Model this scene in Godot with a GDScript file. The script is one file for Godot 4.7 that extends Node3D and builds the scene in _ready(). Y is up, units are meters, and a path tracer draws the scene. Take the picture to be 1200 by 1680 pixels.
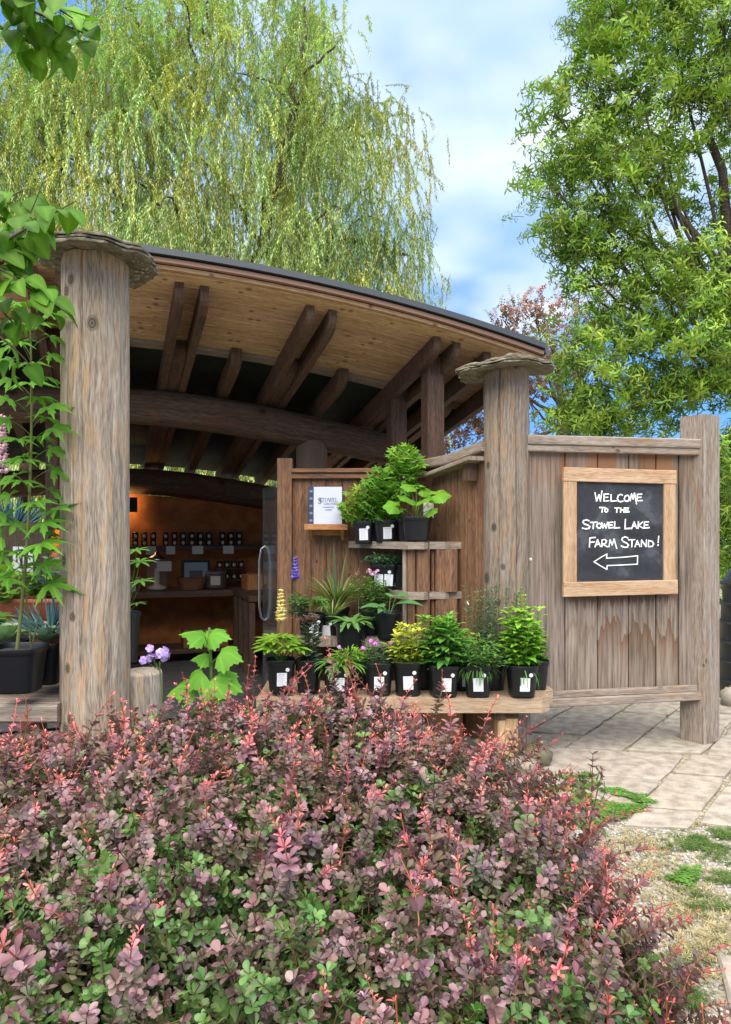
extends Node3D

const F := 1213.0      # focal length of the lens, in units of the frame's 1680 rows
const HZ := 868.0      # row of the horizon
const EYE := 1.5
var rng := RandomNumberGenerator.new()
var used := {}
var M := {}
var U := Vector3(0.9438, 0, -0.3305)          # along the front of the stand
var W := Vector3(-0.3251, -0.1805, -0.9283)   # down the roof towards its back
var B0 := Vector3.ZERO

class MB:
	var v := PackedVector3Array()
	var n := PackedVector3Array()
	var t := PackedVector2Array()
	var c := PackedColorArray()
	var x := PackedInt32Array()
	var col := Color(1, 1, 1)
	var uo := Vector2.ZERO
	func p(a: Vector3, nn: Vector3, uv: Vector2) -> int:
		v.append(a); n.append(nn); t.append(uv + uo); c.append(col)
		return v.size() - 1
	func tri(a: int, b: int, d: int) -> void:
		x.append(a); x.append(d); x.append(b)
	func quad(a: Vector3, b: Vector3, cc: Vector3, d: Vector3, ua := Vector2(0, 0), ub := Vector2(1, 0), uc := Vector2(1, 1), ud := Vector2(0, 1)) -> void:
		var nn := (b - a).cross(d - a)
		if nn.length_squared() < 1e-14: nn = (cc - b).cross(d - b)
		nn = nn.normalized()
		var i := p(a, nn, ua)
		p(b, nn, ub); p(cc, nn, uc); p(d, nn, ud)
		tri(i, i + 1, i + 2); tri(i, i + 2, i + 3)
	func sweep(path: Array, side: Vector3, sec: Array, scales: Array = [], smooth := false, caps := true) -> void:
		var m := path.size()
		var k := sec.size()
		var rings := []
		var rn := []
		var ln := 0.0
		var lens := []
		var xs := side
		var tans := []
		for i in m:
			var tn: Vector3 = (path[mini(i + 1, m - 1)] - path[maxi(i - 1, 0)]).normalized()
			tans.append(tn)
			xs = (xs - tn * xs.dot(tn)).normalized()
			var ys := tn.cross(xs)
			var sc: float = scales[i] if scales.size() else 1.0
			var r := PackedVector3Array()
			var nr := PackedVector3Array()
			for j in k:
				var q: Vector2 = sec[j]
				r.append(path[i] + (xs * q.x + ys * q.y) * sc)
				var e: Vector2 = sec[(j + 1) % k] - sec[(j + k - 1) % k] if smooth else sec[(j + 1) % k] - q
				nr.append((xs * e.y - ys * e.x).normalized())
			rings.append(r); rn.append(nr)
			if i > 0: ln += (path[i] - path[i - 1]).length()
			lens.append(ln)
		var per := [0.0]
		for j in k: per.append(per[j] + (sec[(j + 1) % k] - sec[j]).length())
		if smooth:
			var first := v.size()
			for i in m:
				for j in k + 1: p(rings[i][j % k], rn[i][j % k], Vector2(per[j], lens[i]))
			for i in m - 1:
				for j in k:
					var a := first + i * (k + 1) + j
					tri(a, a + 1, a + k + 2); tri(a, a + k + 2, a + k + 1)
		else:
			for j in k:
				var first := v.size()
				var j2 := (j + 1) % k
				for i in m:
					p(rings[i][j], rn[i][j], Vector2(per[j], lens[i])); p(rings[i][j2], rn[i][j], Vector2(per[j + 1], lens[i]))
				for i in m - 1:
					var a := first + i * 2
					tri(a, a + 1, a + 3); tri(a, a + 3, a + 2)
		if caps:
			for e in 2:
				var i: int = 0 if e == 0 else m - 1
				var nn: Vector3 = -tans[i] if e == 0 else tans[i]
				var first := v.size()
				for j in k: p(rings[i][j], nn, sec[j] + Vector2(0, lens[i]))
				for j in range(1, k - 1):
					if e == 0: tri(first, first + j + 1, first + j)
					else: tri(first, first + j, first + j + 1)
	func bar(a: Vector3, b: Vector3, side: Vector3, w: float, th: float, ch := 0.004) -> void:
		var h := w / 2; var g := th / 2
		sweep([a, b], side, [Vector2(h - ch, -g), Vector2(h, -g + ch), Vector2(h, g - ch), Vector2(h - ch, g), Vector2(-h + ch, g), Vector2(-h, g - ch), Vector2(-h, -g + ch), Vector2(-h + ch, -g)])
	func box(ce: Vector3, sz: Vector3, yaw := 0.0, ch := 0.003) -> void:
		bar(ce - Vector3(0, sz.y / 2, 0), ce + Vector3(0, sz.y / 2, 0), Vector3(cos(yaw), 0, -sin(yaw)), sz.x, sz.z, ch)
	func tube(path: Array, r0: float, r1: float, k := 6, caps := false) -> void:
		var sec := []
		for j in k: sec.append(Vector2.from_angle(TAU * j / k) * 1.0)
		var sc := []
		for i in path.size(): sc.append(lerpf(r0, r1, float(i) / maxi(path.size() - 1, 1)))
		var d: Vector3 = path[1] - path[0]
		sweep(path, Vector3(1, 0, 0) if absf(d.normalized().x) < 0.8 else Vector3(0, 0, 1), sec, sc, true, caps)
	func lathe(o: Vector3, prof: Array, k := 20, power := 2.0) -> void:
		# prof: Vector2(radius, height) from the bottom up; power > 2 squares the section
		var first := v.size()
		var m := prof.size()
		for i in m:
			var e: Vector2 = prof[mini(i + 1, m - 1)] - prof[maxi(i - 1, 0)]
			for j in k + 1:
				var a := TAU * j / k + PI / 4
				var f := pow(pow(absf(cos(a)), power) + pow(absf(sin(a)), power), -1.0 / power)
				var d := Vector3(cos(a) * f, 0, sin(a) * f)
				var dn := Vector3(signf(cos(a)) * pow(absf(cos(a)), power - 1), 0, signf(sin(a)) * pow(absf(sin(a)), power - 1)).normalized()
				p(o + d * prof[i].x + Vector3(0, prof[i].y, 0), (dn * e.y - Vector3(0, e.x, 0)).normalized(), Vector2(a * prof[i].x, prof[i].y))
		for i in m - 1:
			for j in k:
				var a := first + i * (k + 1) + j
				tri(a, a + k + 1, a + k + 2); tri(a, a + k + 2, a + 1)
	func prism(poly: PackedVector2Array, o: Vector3, ex: Vector3, ey: Vector3, depth: float) -> void:
		# poly counter-clockwise in ex, ey; thickness along ex x ey, centred
		var ez := ex.cross(ey).normalized()
		var ids := Geometry2D.triangulate_polygon(poly)
		for s in [1.0, -1.0]:
			var first := v.size()
			for q in poly: p(o + ex * q.x + ey * q.y + ez * depth * 0.5 * s, ez * s, q)
			for i in range(0, ids.size(), 3):
				var a: Vector2 = poly[ids[i]]; var b: Vector2 = poly[ids[i + 1]]; var d: Vector2 = poly[ids[i + 2]]
				var ccw := (b - a).cross(d - a) > 0
				if ccw == (s > 0): tri(first + ids[i], first + ids[i + 1], first + ids[i + 2])
				else: tri(first + ids[i], first + ids[i + 2], first + ids[i + 1])
		var ln := 0.0
		for i in poly.size():
			var a: Vector2 = poly[i]; var b: Vector2 = poly[(i + 1) % poly.size()]
			var pa := o + ex * a.x + ey * a.y; var pb := o + ex * b.x + ey * b.y
			var l2 := ln + a.distance_to(b)
			quad(pa - ez * depth / 2, pb - ez * depth / 2, pb + ez * depth / 2, pa + ez * depth / 2, Vector2(0, ln), Vector2(0, l2), Vector2(depth, l2), Vector2(depth, ln))
			ln = l2
	func ball(o: Vector3, r: Vector3, k := 8, jit := 0.0, rg: RandomNumberGenerator = null) -> void:
		var first := v.size()
		var m := k / 2 + 1
		for i in m:
			var b := PI * i / (m - 1) - PI / 2
			var row := []
			for j in k + 1:
				var a := TAU * j / k
				var d := Vector3(cos(a) * cos(b), sin(b), sin(a) * cos(b))
				var f := 1.0 + (jit * sin(a * 3.0 + b * 5.0 + o.x * 91.0) if jit > 0 else 0.0)
				p(o + d * r * f, (d / r).normalized(), Vector2(a, b))
		for i in m - 1:
			for j in k:
				var a := first + i * (k + 1) + j
				tri(a, a + k + 1, a + k + 2); tri(a, a + k + 2, a + 1)
	static func prof(s: float, kind: int) -> float:
		match kind:
			0: return pow(sin(PI * clampf(s, 0.0, 1.0)), 0.8)                # lance
			1: return pow(sin(PI * pow(s, 1.7)), 0.75) if s < 1.0 else 0.0   # spoon, widest near the tip
			2: return sin(PI * pow(s, 0.55)) if s < 1.0 else 0.0             # egg, widest near the stalk
			3: return pow(1.0 - s, 0.5) * minf(1.0, s * 8.0 + 0.5)           # strap
			4: return sqrt(maxf(0.0, 1.0 - pow(2.0 * s - 1.0, 2.0)))         # round
		return 1.0
	func leaf(b: Vector3, dir: Vector3, nrm: Vector3, L: float, wd: float, kind: int, bend := 0.4, fold := 0.25, segs := 3, tip := Color(0, 0, 0, 0)) -> void:
		dir = dir.normalized()
		nrm = (nrm - dir * nrm.dot(dir))
		nrm = nrm.normalized() if nrm.length() > 1e-4 else dir.cross(Vector3(0.3, 0.1, 0.9)).normalized()
		var side := dir.cross(nrm)
		var first := v.size()
		var q := b
		var keep := col
		var last := 0.0
		for i in segs + 1:
			var s := float(i) / segs
			if kind == 1 or kind == 4: s = 1.0 - pow(1.0 - s, 1.8)
			var ang := bend * s
			var d2 := dir * cos(ang) - nrm * sin(ang)
			var n2 := nrm * cos(ang) + dir * sin(ang)
			if i > 0: q += d2 * L * (s - last)
			last = s
			var w := wd * 0.5 * prof(s, kind)
			if tip.a > 0: col = keep.lerp(tip, s)
			p(q - side * w + n2 * w * fold, (n2 + side * fold).normalized(), Vector2(0, s))
			var kc := col
			col = Color(col.r * 1.2, col.g * 1.16, col.b * 1.15)
			p(q, n2, Vector2(0.5, s))
			col = kc
			p(q + side * w + n2 * w * fold, (n2 - side * fold).normalized(), Vector2(1, s))
			if i > 0:
				var a := first + (i - 1) * 3
				tri(a, a + 1, a + 4); tri(a, a + 4, a + 3); tri(a + 1, a + 2, a + 5); tri(a + 1, a + 5, a + 4)
		col = keep
	func lobed(b: Vector3, dir: Vector3, nrm: Vector3, L: float, lobes: int, cut: float, spread: float, cup := 0.2, teeth := 0.06, sharp := 1.0) -> void:
		# a leaf with lobes that fan out from its stalk
		dir = dir.normalized()
		nrm = (nrm - dir * nrm.dot(dir)).normalized()
		var side := dir.cross(nrm)
		var o := b
		var keep := col
		var steps := lobes * 8
		var first := p(o, nrm, Vector2(0.5, 0))
		for ring in 2:
			for i in steps + 1:
				var f := float(i) / steps
				var th := (f - 0.5) * 2.0 * spread
				var lo := absf(fposmod(f * lobes, 1.0) - 0.5) * 2.0
				var r := L * (1.0 - cut * pow(lo, sharp)) * (1.0 - 0.3 * pow(absf(th) / PI, 1.5)) * (1.0 + teeth * (1.0 if i % 2 == 0 else -1.0))
				if ring == 0: r *= 0.5
				var h := -cup * r * r / L * (1.0 if ring == 1 else 0.4) + (1.0 - lo) * 0.13 * r + 0.02 * L * sin(th * 7.0 + r * 60.0)
				var d := dir * cos(th) + side * sin(th)
				col = keep * 1.3 if lo < 0.1 else keep
				p(o + d * r + nrm * h, (nrm + d * cup * r / L * 1.5 + side * sin(lobes * f * TAU) * 0.15).normalized(), Vector2(f, r / L))
		col = keep
		for i in steps:
			var a := first + 1 + i; var e := a + steps + 1
			tri(first, a + 1, a)
			tri(a, e + 1, e); tri(a, a + 1, e + 1)
	func mesh() -> ArrayMesh:
		var arr := []
		arr.resize(Mesh.ARRAY_MAX)
		arr[Mesh.ARRAY_VERTEX] = v; arr[Mesh.ARRAY_NORMAL] = n; arr[Mesh.ARRAY_TEX_UV] = t; arr[Mesh.ARRAY_COLOR] = c; arr[Mesh.ARRAY_INDEX] = x
		var am := ArrayMesh.new()
		am.add_surface_from_arrays(Mesh.PRIMITIVE_TRIANGLES, arr)
		return am

# ---- small helpers
func V(px: float, py: float, d: float) -> Vector3: return Vector3((px - 600.0) / F * d, EYE + (HZ - py) / F * d, -d)
func G(px: float, py: float) -> Vector3:          # where the ground is under that direction
	var d := EYE * F / (py - HZ)
	return Vector3((px - 600.0) / F * d, 0, -d)
func R(a: float, b: float) -> float: return rng.randf_range(a, b)
func rv(r: float) -> Vector3: return Vector3(R(-r, r), R(-r, r), R(-r, r))
func lin(r: int, g: int, b: int) -> Color: return Color8(r, g, b).srgb_to_linear()
func vary(c: Color, k: float) -> Color:
	var f := 1.0 + R(-k, k)
	return Color(c.r * f * (1.0 + R(-k, k) * 0.3), c.g * f, c.b * f * (1.0 + R(-k, k) * 0.3))
func named(called: String, parent: Node) -> String:
	var key := str(parent.get_instance_id()) + called
	var k: int = used.get(key, 0)
	used[key] = k + 1
	return called if k == 0 else "%s_%03d" % [called, k]
func meta(o: Node, label := "", category := "", group := "", kind := "") -> void:
	if label: o.set_meta("label", label)
	if category: o.set_meta("category", category)
	if group: o.set_meta("group", group)
	if kind: o.set_meta("kind", kind)
func thing(called: String, at: Vector3, label: String, category: String, group := "", turn := 0.0) -> Node3D:
	var o := Node3D.new()
	o.name = named(called, self)
	add_child(o, true)
	o.position = at; o.rotation.y = turn
	meta(o, label, category, group)
	return o
func put(called: String, mb, mat: Material, parent: Node, at := Vector3.ZERO, kind := "") -> MeshInstance3D:
	var o := MeshInstance3D.new()
	o.mesh = mb.mesh() if mb is MB else mb
	o.material_override = mat
	o.name = named(called, parent)
	parent.add_child(o, true)
	o.position = at
	if kind: o.set_meta("kind", kind)
	return o
func many(called: String, mesh: Mesh, mat: Material, xf: Array, cols: Array, parent: Node) -> void:
	var mm := MultiMesh.new()
	mm.transform_format = MultiMesh.TRANSFORM_3D
	mm.use_colors = cols.size() > 0
	mm.mesh = mesh
	mm.instance_count = xf.size()
	for i in xf.size():
		mm.set_instance_transform(i, xf[i])
		if cols.size(): mm.set_instance_color(i, cols[i])
	var o := MultiMeshInstance3D.new()
	o.multimesh = mm
	o.material_override = mat
	o.name = named(called, parent)
	o.set_meta("kind", "stuff")
	parent.add_child(o, true)
func along(dir: Vector3, roll: float, sc := 1.0) -> Basis:      # y axis along dir
	var y := dir.normalized()
	var x := y.cross(Vector3(0.31, 0.17, 0.93)).normalized()
	x = x.rotated(y, roll)
	return Basis(x * sc, y * sc, x.cross(y) * sc)
func curve(a: Vector3, b: Vector3, lift: Vector3, k := 6, wob := 0.0) -> Array:
	var r := []
	for i in k + 1:
		var s := float(i) / k
		var w := rv(wob) if i > 0 and i < k else Vector3.ZERO
		r.append(a.lerp(b, s) + lift * 4.0 * s * (1.0 - s) + w)
	return r
func duo(called: String, o: Node3D, label: String, at: Vector3, turn := 0.0) -> Node3D:   # a copy of a thing and its parts
	var c: Node3D = o.duplicate()
	c.name = named(called, self)
	add_child(c, true)
	c.position = at; c.rotation.y = turn
	c.set_meta("label", label)
	return c

# ---- materials
func tex(im: Image) -> ImageTexture: return ImageTexture.create_from_image(im)
func noise(sd: int, freq: float, oct := 3, type := FastNoiseLite.TYPE_SIMPLEX_SMOOTH) -> FastNoiseLite:
	var f := FastNoiseLite.new()
	f.seed = sd; f.frequency = freq; f.noise_type = type
	f.fractal_octaves = oct
	return f
# wood grain along v; knots bend the grain; colours in sRGB; a = [dark, mid, light, accent]
func wood_image(sd: int, w: int, h: int, a: Array, grain: float, accent: float, knots: int, wave := 0.6) -> Image:
	var n1 := noise(sd, 1.0, 3)
	var n2 := noise(sd + 7, 1.0, 2)
	var rg := RandomNumberGenerator.new()
	rg.seed = sd * 31 + 5
	var kn := []
	for i in knots: kn.append([rg.randf(), rg.randf(), rg.randf_range(0.012, 0.026) * (1.7 if knots > 10 else 1.0)])
	var data := PackedByteArray()
	data.resize(w * h * 3)
	var at := 0
	var asp := float(h) / w * 1.25
	for y in h:
		var fv := float(y) / h
		var cy := cos(TAU * fv); var sy := sin(TAU * fv)
		for x in w:
			var fu := float(x) / w
			var warp := wave * n2.get_noise_3d(fu * 2.2, cy * 0.9, sy * 0.9) * 0.016
			var dark := 0.0
			for k in kn:
				var du: float = fu - k[0]; var dv: float = (fv - k[1])
				dv = (dv - roundf(dv)) * asp
				var d2: float = (du * du + dv * dv * 0.8) / (k[2] * k[2])
				if d2 < 12.0:
					warp += -du * 0.8 * exp(-d2 * 0.5)
					if d2 < 2.2: dark = maxf(dark, clampf(1.25 - d2 * 0.6, 0.0, 1.0) * (0.72 + 0.28 * sin(sqrt(d2) * 11.0)))
			var uu := fu + warp
			var g := n1.get_noise_3d(uu * grain, cy * 0.55, sy * 0.55)
			var g2 := n1.get_noise_3d(uu * grain * 4.6 + 40.0, cy * 3.6, sy * 3.6)
			var s := clampf(0.5 + g * 0.38 + g2 * 0.54, 0.0, 1.0)
			var ac := clampf((n2.get_noise_3d(uu * grain * 0.5 + 9.0, cy * 0.9 + 5.0, sy * 0.9) + accent) * 1.6, 0.0, 1.0)
			var c: Color = a[0].lerp(a[1], s * 2.0) if s < 0.5 else a[1].lerp(a[2], s * 2.0 - 1.0)
			c = c.lerp(a[3], ac * (0.35 + 0.5 * s))
			if dark > 0.0: c = c.lerp(a[0].darkened(0.35), dark * 0.95)
			data[at] = int(clampf(c.r, 0, 1) * 255.0); data[at + 1] = int(clampf(c.g, 0, 1) * 255.0); data[at + 2] = int(clampf(c.b, 0, 1) * 255.0)
			at += 3
	return Image.create_from_data(w, h, false, Image.FORMAT_RGB8, data)
func mat(c: Color, rough := 0.8, vertex := false) -> StandardMaterial3D:     # colour is linear
	var m := StandardMaterial3D.new()
	m.albedo_color = c.linear_to_srgb()
	m.roughness = rough
	m.vertex_color_use_as_albedo = vertex
	return m
func wood(im: Image, tu: float, tv: float, rough := 0.8, bump := 0.25) -> StandardMaterial3D:
	var m := mat(Color(1, 1, 1), rough, true)
	var tx := tex(im)
	m.albedo_texture = tx
	m.uv1_scale = Vector3(1.0 / tu, 1.0 / tv, 1)
	if bump > 0:
		m.heightmap_enabled = true
		m.heightmap_texture = tx
		m.heightmap_scale = bump
	return m
func leafy(rough := 0.55, back := Color(0.72, 0.8, 0.3), spec := 0.32) -> StandardMaterial3D:
	var m := mat(Color(1, 1, 1), rough, true)
	m.backlight_enabled = true
	m.backlight = back
	m.metallic_specular = spec
	return m
func blotch(sd: int, cols: Array, freq: float, size := 512, oct := 5, contrast := 1.4) -> Image:
	var f := noise(sd, freq, oct)
	var im := f.get_seamless_image(size, size)
	im.convert(Image.FORMAT_L8)
	var src := im.get_data()
	var f2 := noise(sd + 3, freq * 6.0, 3).get_seamless_image(size, size)
	f2.convert(Image.FORMAT_L8)
	var fine := f2.get_data()
	var out := PackedByteArray()
	out.resize(size * size * 3)
	for i in size * size:
		var s := clampf((src[i] / 255.0 - 0.5) * contrast + 0.5 + (fine[i] / 255.0 - 0.5) * 0.45, 0.0, 0.999) * (cols.size() - 1)
		var k := int(s)
		var c: Color = cols[k].lerp(cols[k + 1], s - k)
		out[i * 3] = int(c.r * 255.0); out[i * 3 + 1] = int(c.g * 255.0); out[i * 3 + 2] = int(c.b * 255.0)
	return Image.create_from_data(size, size, false, Image.FORMAT_RGB8, out)
func tri_mat(im: Image, size: float, rough: float, bump := 0.0, world := true) -> StandardMaterial3D:
	var m := mat(Color(1, 1, 1), rough, true)
	m.albedo_texture = tex(im)
	m.uv1_triplanar = true
	m.uv1_world_triplanar = world
	m.uv1_scale = Vector3.ONE / size
	if bump > 0:
		m.heightmap_enabled = true
		m.heightmap_texture = m.albedo_texture
		m.heightmap_scale = bump
	return m
func materials() -> void:
	var C := func(r, g, b): return Color8(r, g, b)
	var grey := [C.call(96, 86, 76), C.call(143, 131, 118), C.call(172, 162, 150), C.call(146, 108, 78)]
	M.grey = wood(wood_image(11, 384, 1024, grey, 18, -0.2, 3), 0.5, 2.0, 0.85, 0.2)
	M.column = wood(wood_image(23, 768, 1024, [C.call(100, 91, 82), C.call(158, 147, 134), C.call(196, 189, 178), C.call(190, 156, 116)], 40, -0.03, 10, 0.9), 0.98, 2.0, 0.85, 0.3)
	M.warm = wood(wood_image(37, 384, 1024, [C.call(74, 50, 36), C.call(120, 88, 64), C.call(150, 118, 90), C.call(150, 98, 58)], 17, -0.05, 3), 0.5, 2.0, 0.8, 0.12)
	M.soffit = wood(wood_image(41, 384, 1024, [C.call(150, 116, 84), C.call(194, 162, 126), C.call(214, 186, 152), C.call(182, 142, 104)], 11, -0.05, 12), 0.45, 1.6, 0.7, 0.04)
	M.dark = wood(wood_image(53, 256, 1024, [C.call(44, 33, 27), C.call(84, 64, 51), C.call(114, 90, 73), C.call(106, 68, 45)], 15, -0.05, 1), 0.4, 2.0, 0.75, 0.1)
	M.log = wood(wood_image(67, 768, 1024, [C.call(66, 52, 42), C.call(112, 94, 78), C.call(146, 128, 110), C.call(120, 76, 52)], 30, -0.08, 4, 1.6), 0.95, 2.0, 0.85, 0.3)
	M.fresh = wood(wood_image(71, 384, 1024, [C.call(150, 122, 94), C.call(192, 168, 138), C.call(214, 194, 168), C.call(186, 144, 104)], 12, -0.1, 2, 1.2), 0.45, 2.0, 0.8, 0.06)
	M.honey = wood(wood_image(83, 256, 512, [C.call(132, 84, 46), C.call(176, 122, 74), C.call(200, 150, 100), C.call(176, 112, 62)], 10, -0.05, 2), 0.3, 1.0, 0.65, 0.1)
	M.bark = tri_mat(blotch(5, [C.call(38, 32, 26), C.call(78, 68, 58), C.call(110, 100, 86)], 0.03), 0.5, 0.95, 1.5)
	M.slate = tri_mat(blotch(15, [C.call(78, 74, 62), C.call(112, 106, 88), C.call(140, 132, 112)], 0.012), 0.35, 0.9, 1.2)
	M.stone = tri_mat(blotch(19, [C.call(134, 127, 115), C.call(157, 149, 137), C.call(172, 165, 154)], 0.014), 0.9, 0.85, 0.5)
	M.soil = tri_mat(blotch(29, [C.call(108, 100, 86), C.call(152, 144, 129), C.call(184, 177, 164)], 0.03), 0.6, 0.95, 0.8)
	M.plaster = tri_mat(blotch(33, [C.call(150, 88, 42), C.call(178, 108, 54), C.call(194, 124, 66)], 0.008), 1.1, 0.9, 0.05)
	M.concrete = tri_mat(blotch(35, [C.call(84, 84, 86), C.call(104, 104, 106)], 0.01), 0.8, 0.8)
	M.deck = tri_mat(blotch(39, [C.call(26, 33, 29), C.call(38, 47, 41)], 0.01), 0.8, 0.8)
	M.metal = mat(lin(84, 88, 90), 0.45); M.metal.metallic = 0.5
	M.trim = mat(lin(150, 116, 98), 0.6)
	M.steel = mat(lin(190, 190, 190), 0.25); M.steel.metallic = 1.0
	M.pot = mat(lin(20, 23, 27), 0.38)
	M.terracotta = tri_mat(blotch(45, [C.call(150, 86, 58), C.call(182, 108, 76)], 0.01), 0.4, 0.8)
	M.paint = mat(Color(1, 1, 1), 0.7, true)
	M.shiny = mat(Color(1, 1, 1), 0.3, true)
	M.board = tri_mat(blotch(47, [C.call(27, 30, 35), C.call(36, 40, 46), C.call(44, 48, 54), C.call(74, 78, 84)], 0.005), 0.8, 0.7)
	M.chalk = mat(Color(0.86, 0.87, 0.87), 0.95)
	M.white = mat(Color(0.8, 0.81, 0.83), 0.6)
	M.ink = mat(lin(60, 70, 90), 0.7)
	M.glass = mat(Color(0.5, 0.55, 0.55), 0.05)
	M.glass.transparency = BaseMaterial3D.TRANSPARENCY_ALPHA
	M.glass.albedo_color.a = 0.1
	M.leaf = leafy()
	M.gloss = leafy(0.36, Color(0.5, 0.45, 0.3), 0.5)
	M.matte = leafy(0.7, Color(0.4, 0.5, 0.3), 0.3)
	M.petal = leafy(0.6, Color(0.7, 0.7, 0.7), 0.3)
	M.twig = mat(Color(1, 1, 1), 0.8, true)
	# a printed plant tag: grey lines of type on white
	var im := Image.create(48, 64, false, Image.FORMAT_RGB8)
	im.fill(Color8(232, 235, 240))
	for k in 11: im.fill_rect(Rect2i(6, 6 + k * 5, 36 - (k * 7) % 13, 2), Color8(192, 197, 206) if k else Color8(140, 146, 158))
	M.tag = mat(Color(1, 1, 1), 0.5); M.tag.albedo_texture = tex(im)

# ---- sky, camera, light
func sky_image() -> Image:
	var w := 1024; var h := 512
	var n1 := noise(101, 0.75, 5)
	var n2 := noise(131, 0.22, 3)
	var im := Image.create(w, h, false, Image.FORMAT_RGBF)
	for y in h:
		var el := PI / 2 - PI * (y + 0.5) / h
		for x in w:
			var az := TAU * (x + 0.5) / w
			var e := maxf(el, 0.0)
			var c: Color = Color(0.045, 0.16, 0.46).lerp(Color(0.14, 0.33, 0.62), clampf(1.0 - e * 2.2, 0, 1))
			var k := 1.0 / (sin(e) + 0.16)
			var q := Vector2(cos(az), sin(az)) * cos(e) * k * 1.25
			var a := n1.get_noise_2d(q.x, q.y) + 0.9 * n2.get_noise_2d(q.x, q.y)
			var cover := smoothstep(-0.38, 0.26, a + 0.36 * smoothstep(0.28, 0.44, e) - 0.5 * (1.0 - smoothstep(0.26, 0.38, e)))
			var lit := clampf(0.5 + 1.3 * n1.get_noise_2d(q.x * 1.3 + 50.0, q.y * 1.3), 0, 1)
			c = c.lerp(Color(0.21, 0.34, 0.58).lerp(Color(0.52, 0.58, 0.64), lit), cover * 0.95)
			im.set_pixel(x, y, c)
	return im
func setup() -> void:
	var cam := Camera3D.new()
	cam.name = "camera"
	add_child(cam)
	cam.position = Vector3(0, EYE, 0)
	var near := 0.1
	cam.set_frustum(1680.0 / F * near, Vector2(0, (HZ - 840.0) / F * near), near, 900.0)
	cam.current = true
	var we := WorldEnvironment.new()
	we.name = "surroundings"
	var env := Environment.new()
	env.background_mode = Environment.BG_SKY
	var sky := Sky.new()
	var pm := PanoramaSkyMaterial.new()
	pm.panorama = tex(sky_image())
	sky.sky_material = pm
	env.sky = sky
	env.background_energy_multiplier = 1.0
	env.tonemap_mode = Environment.TONE_MAPPER_LINEAR
	env.tonemap_exposure = 2.1
	env.sdfgi_enabled = true; env.ssao_enabled = true; env.ssil_enabled = true
	we.environment = env
	add_child(we)
	var sun := DirectionalLight3D.new()
	sun.name = "sun"
	sun.light_energy = 1.2
	sun.light_angular_distance = 80.0
	sun.light_color = Color(1.0, 0.95, 0.88)
	sun.shadow_enabled = true
	add_child(sun)
	sun.look_at_from_position(Vector3(-1.2, 7.5, 4.2), Vector3.ZERO)

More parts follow.
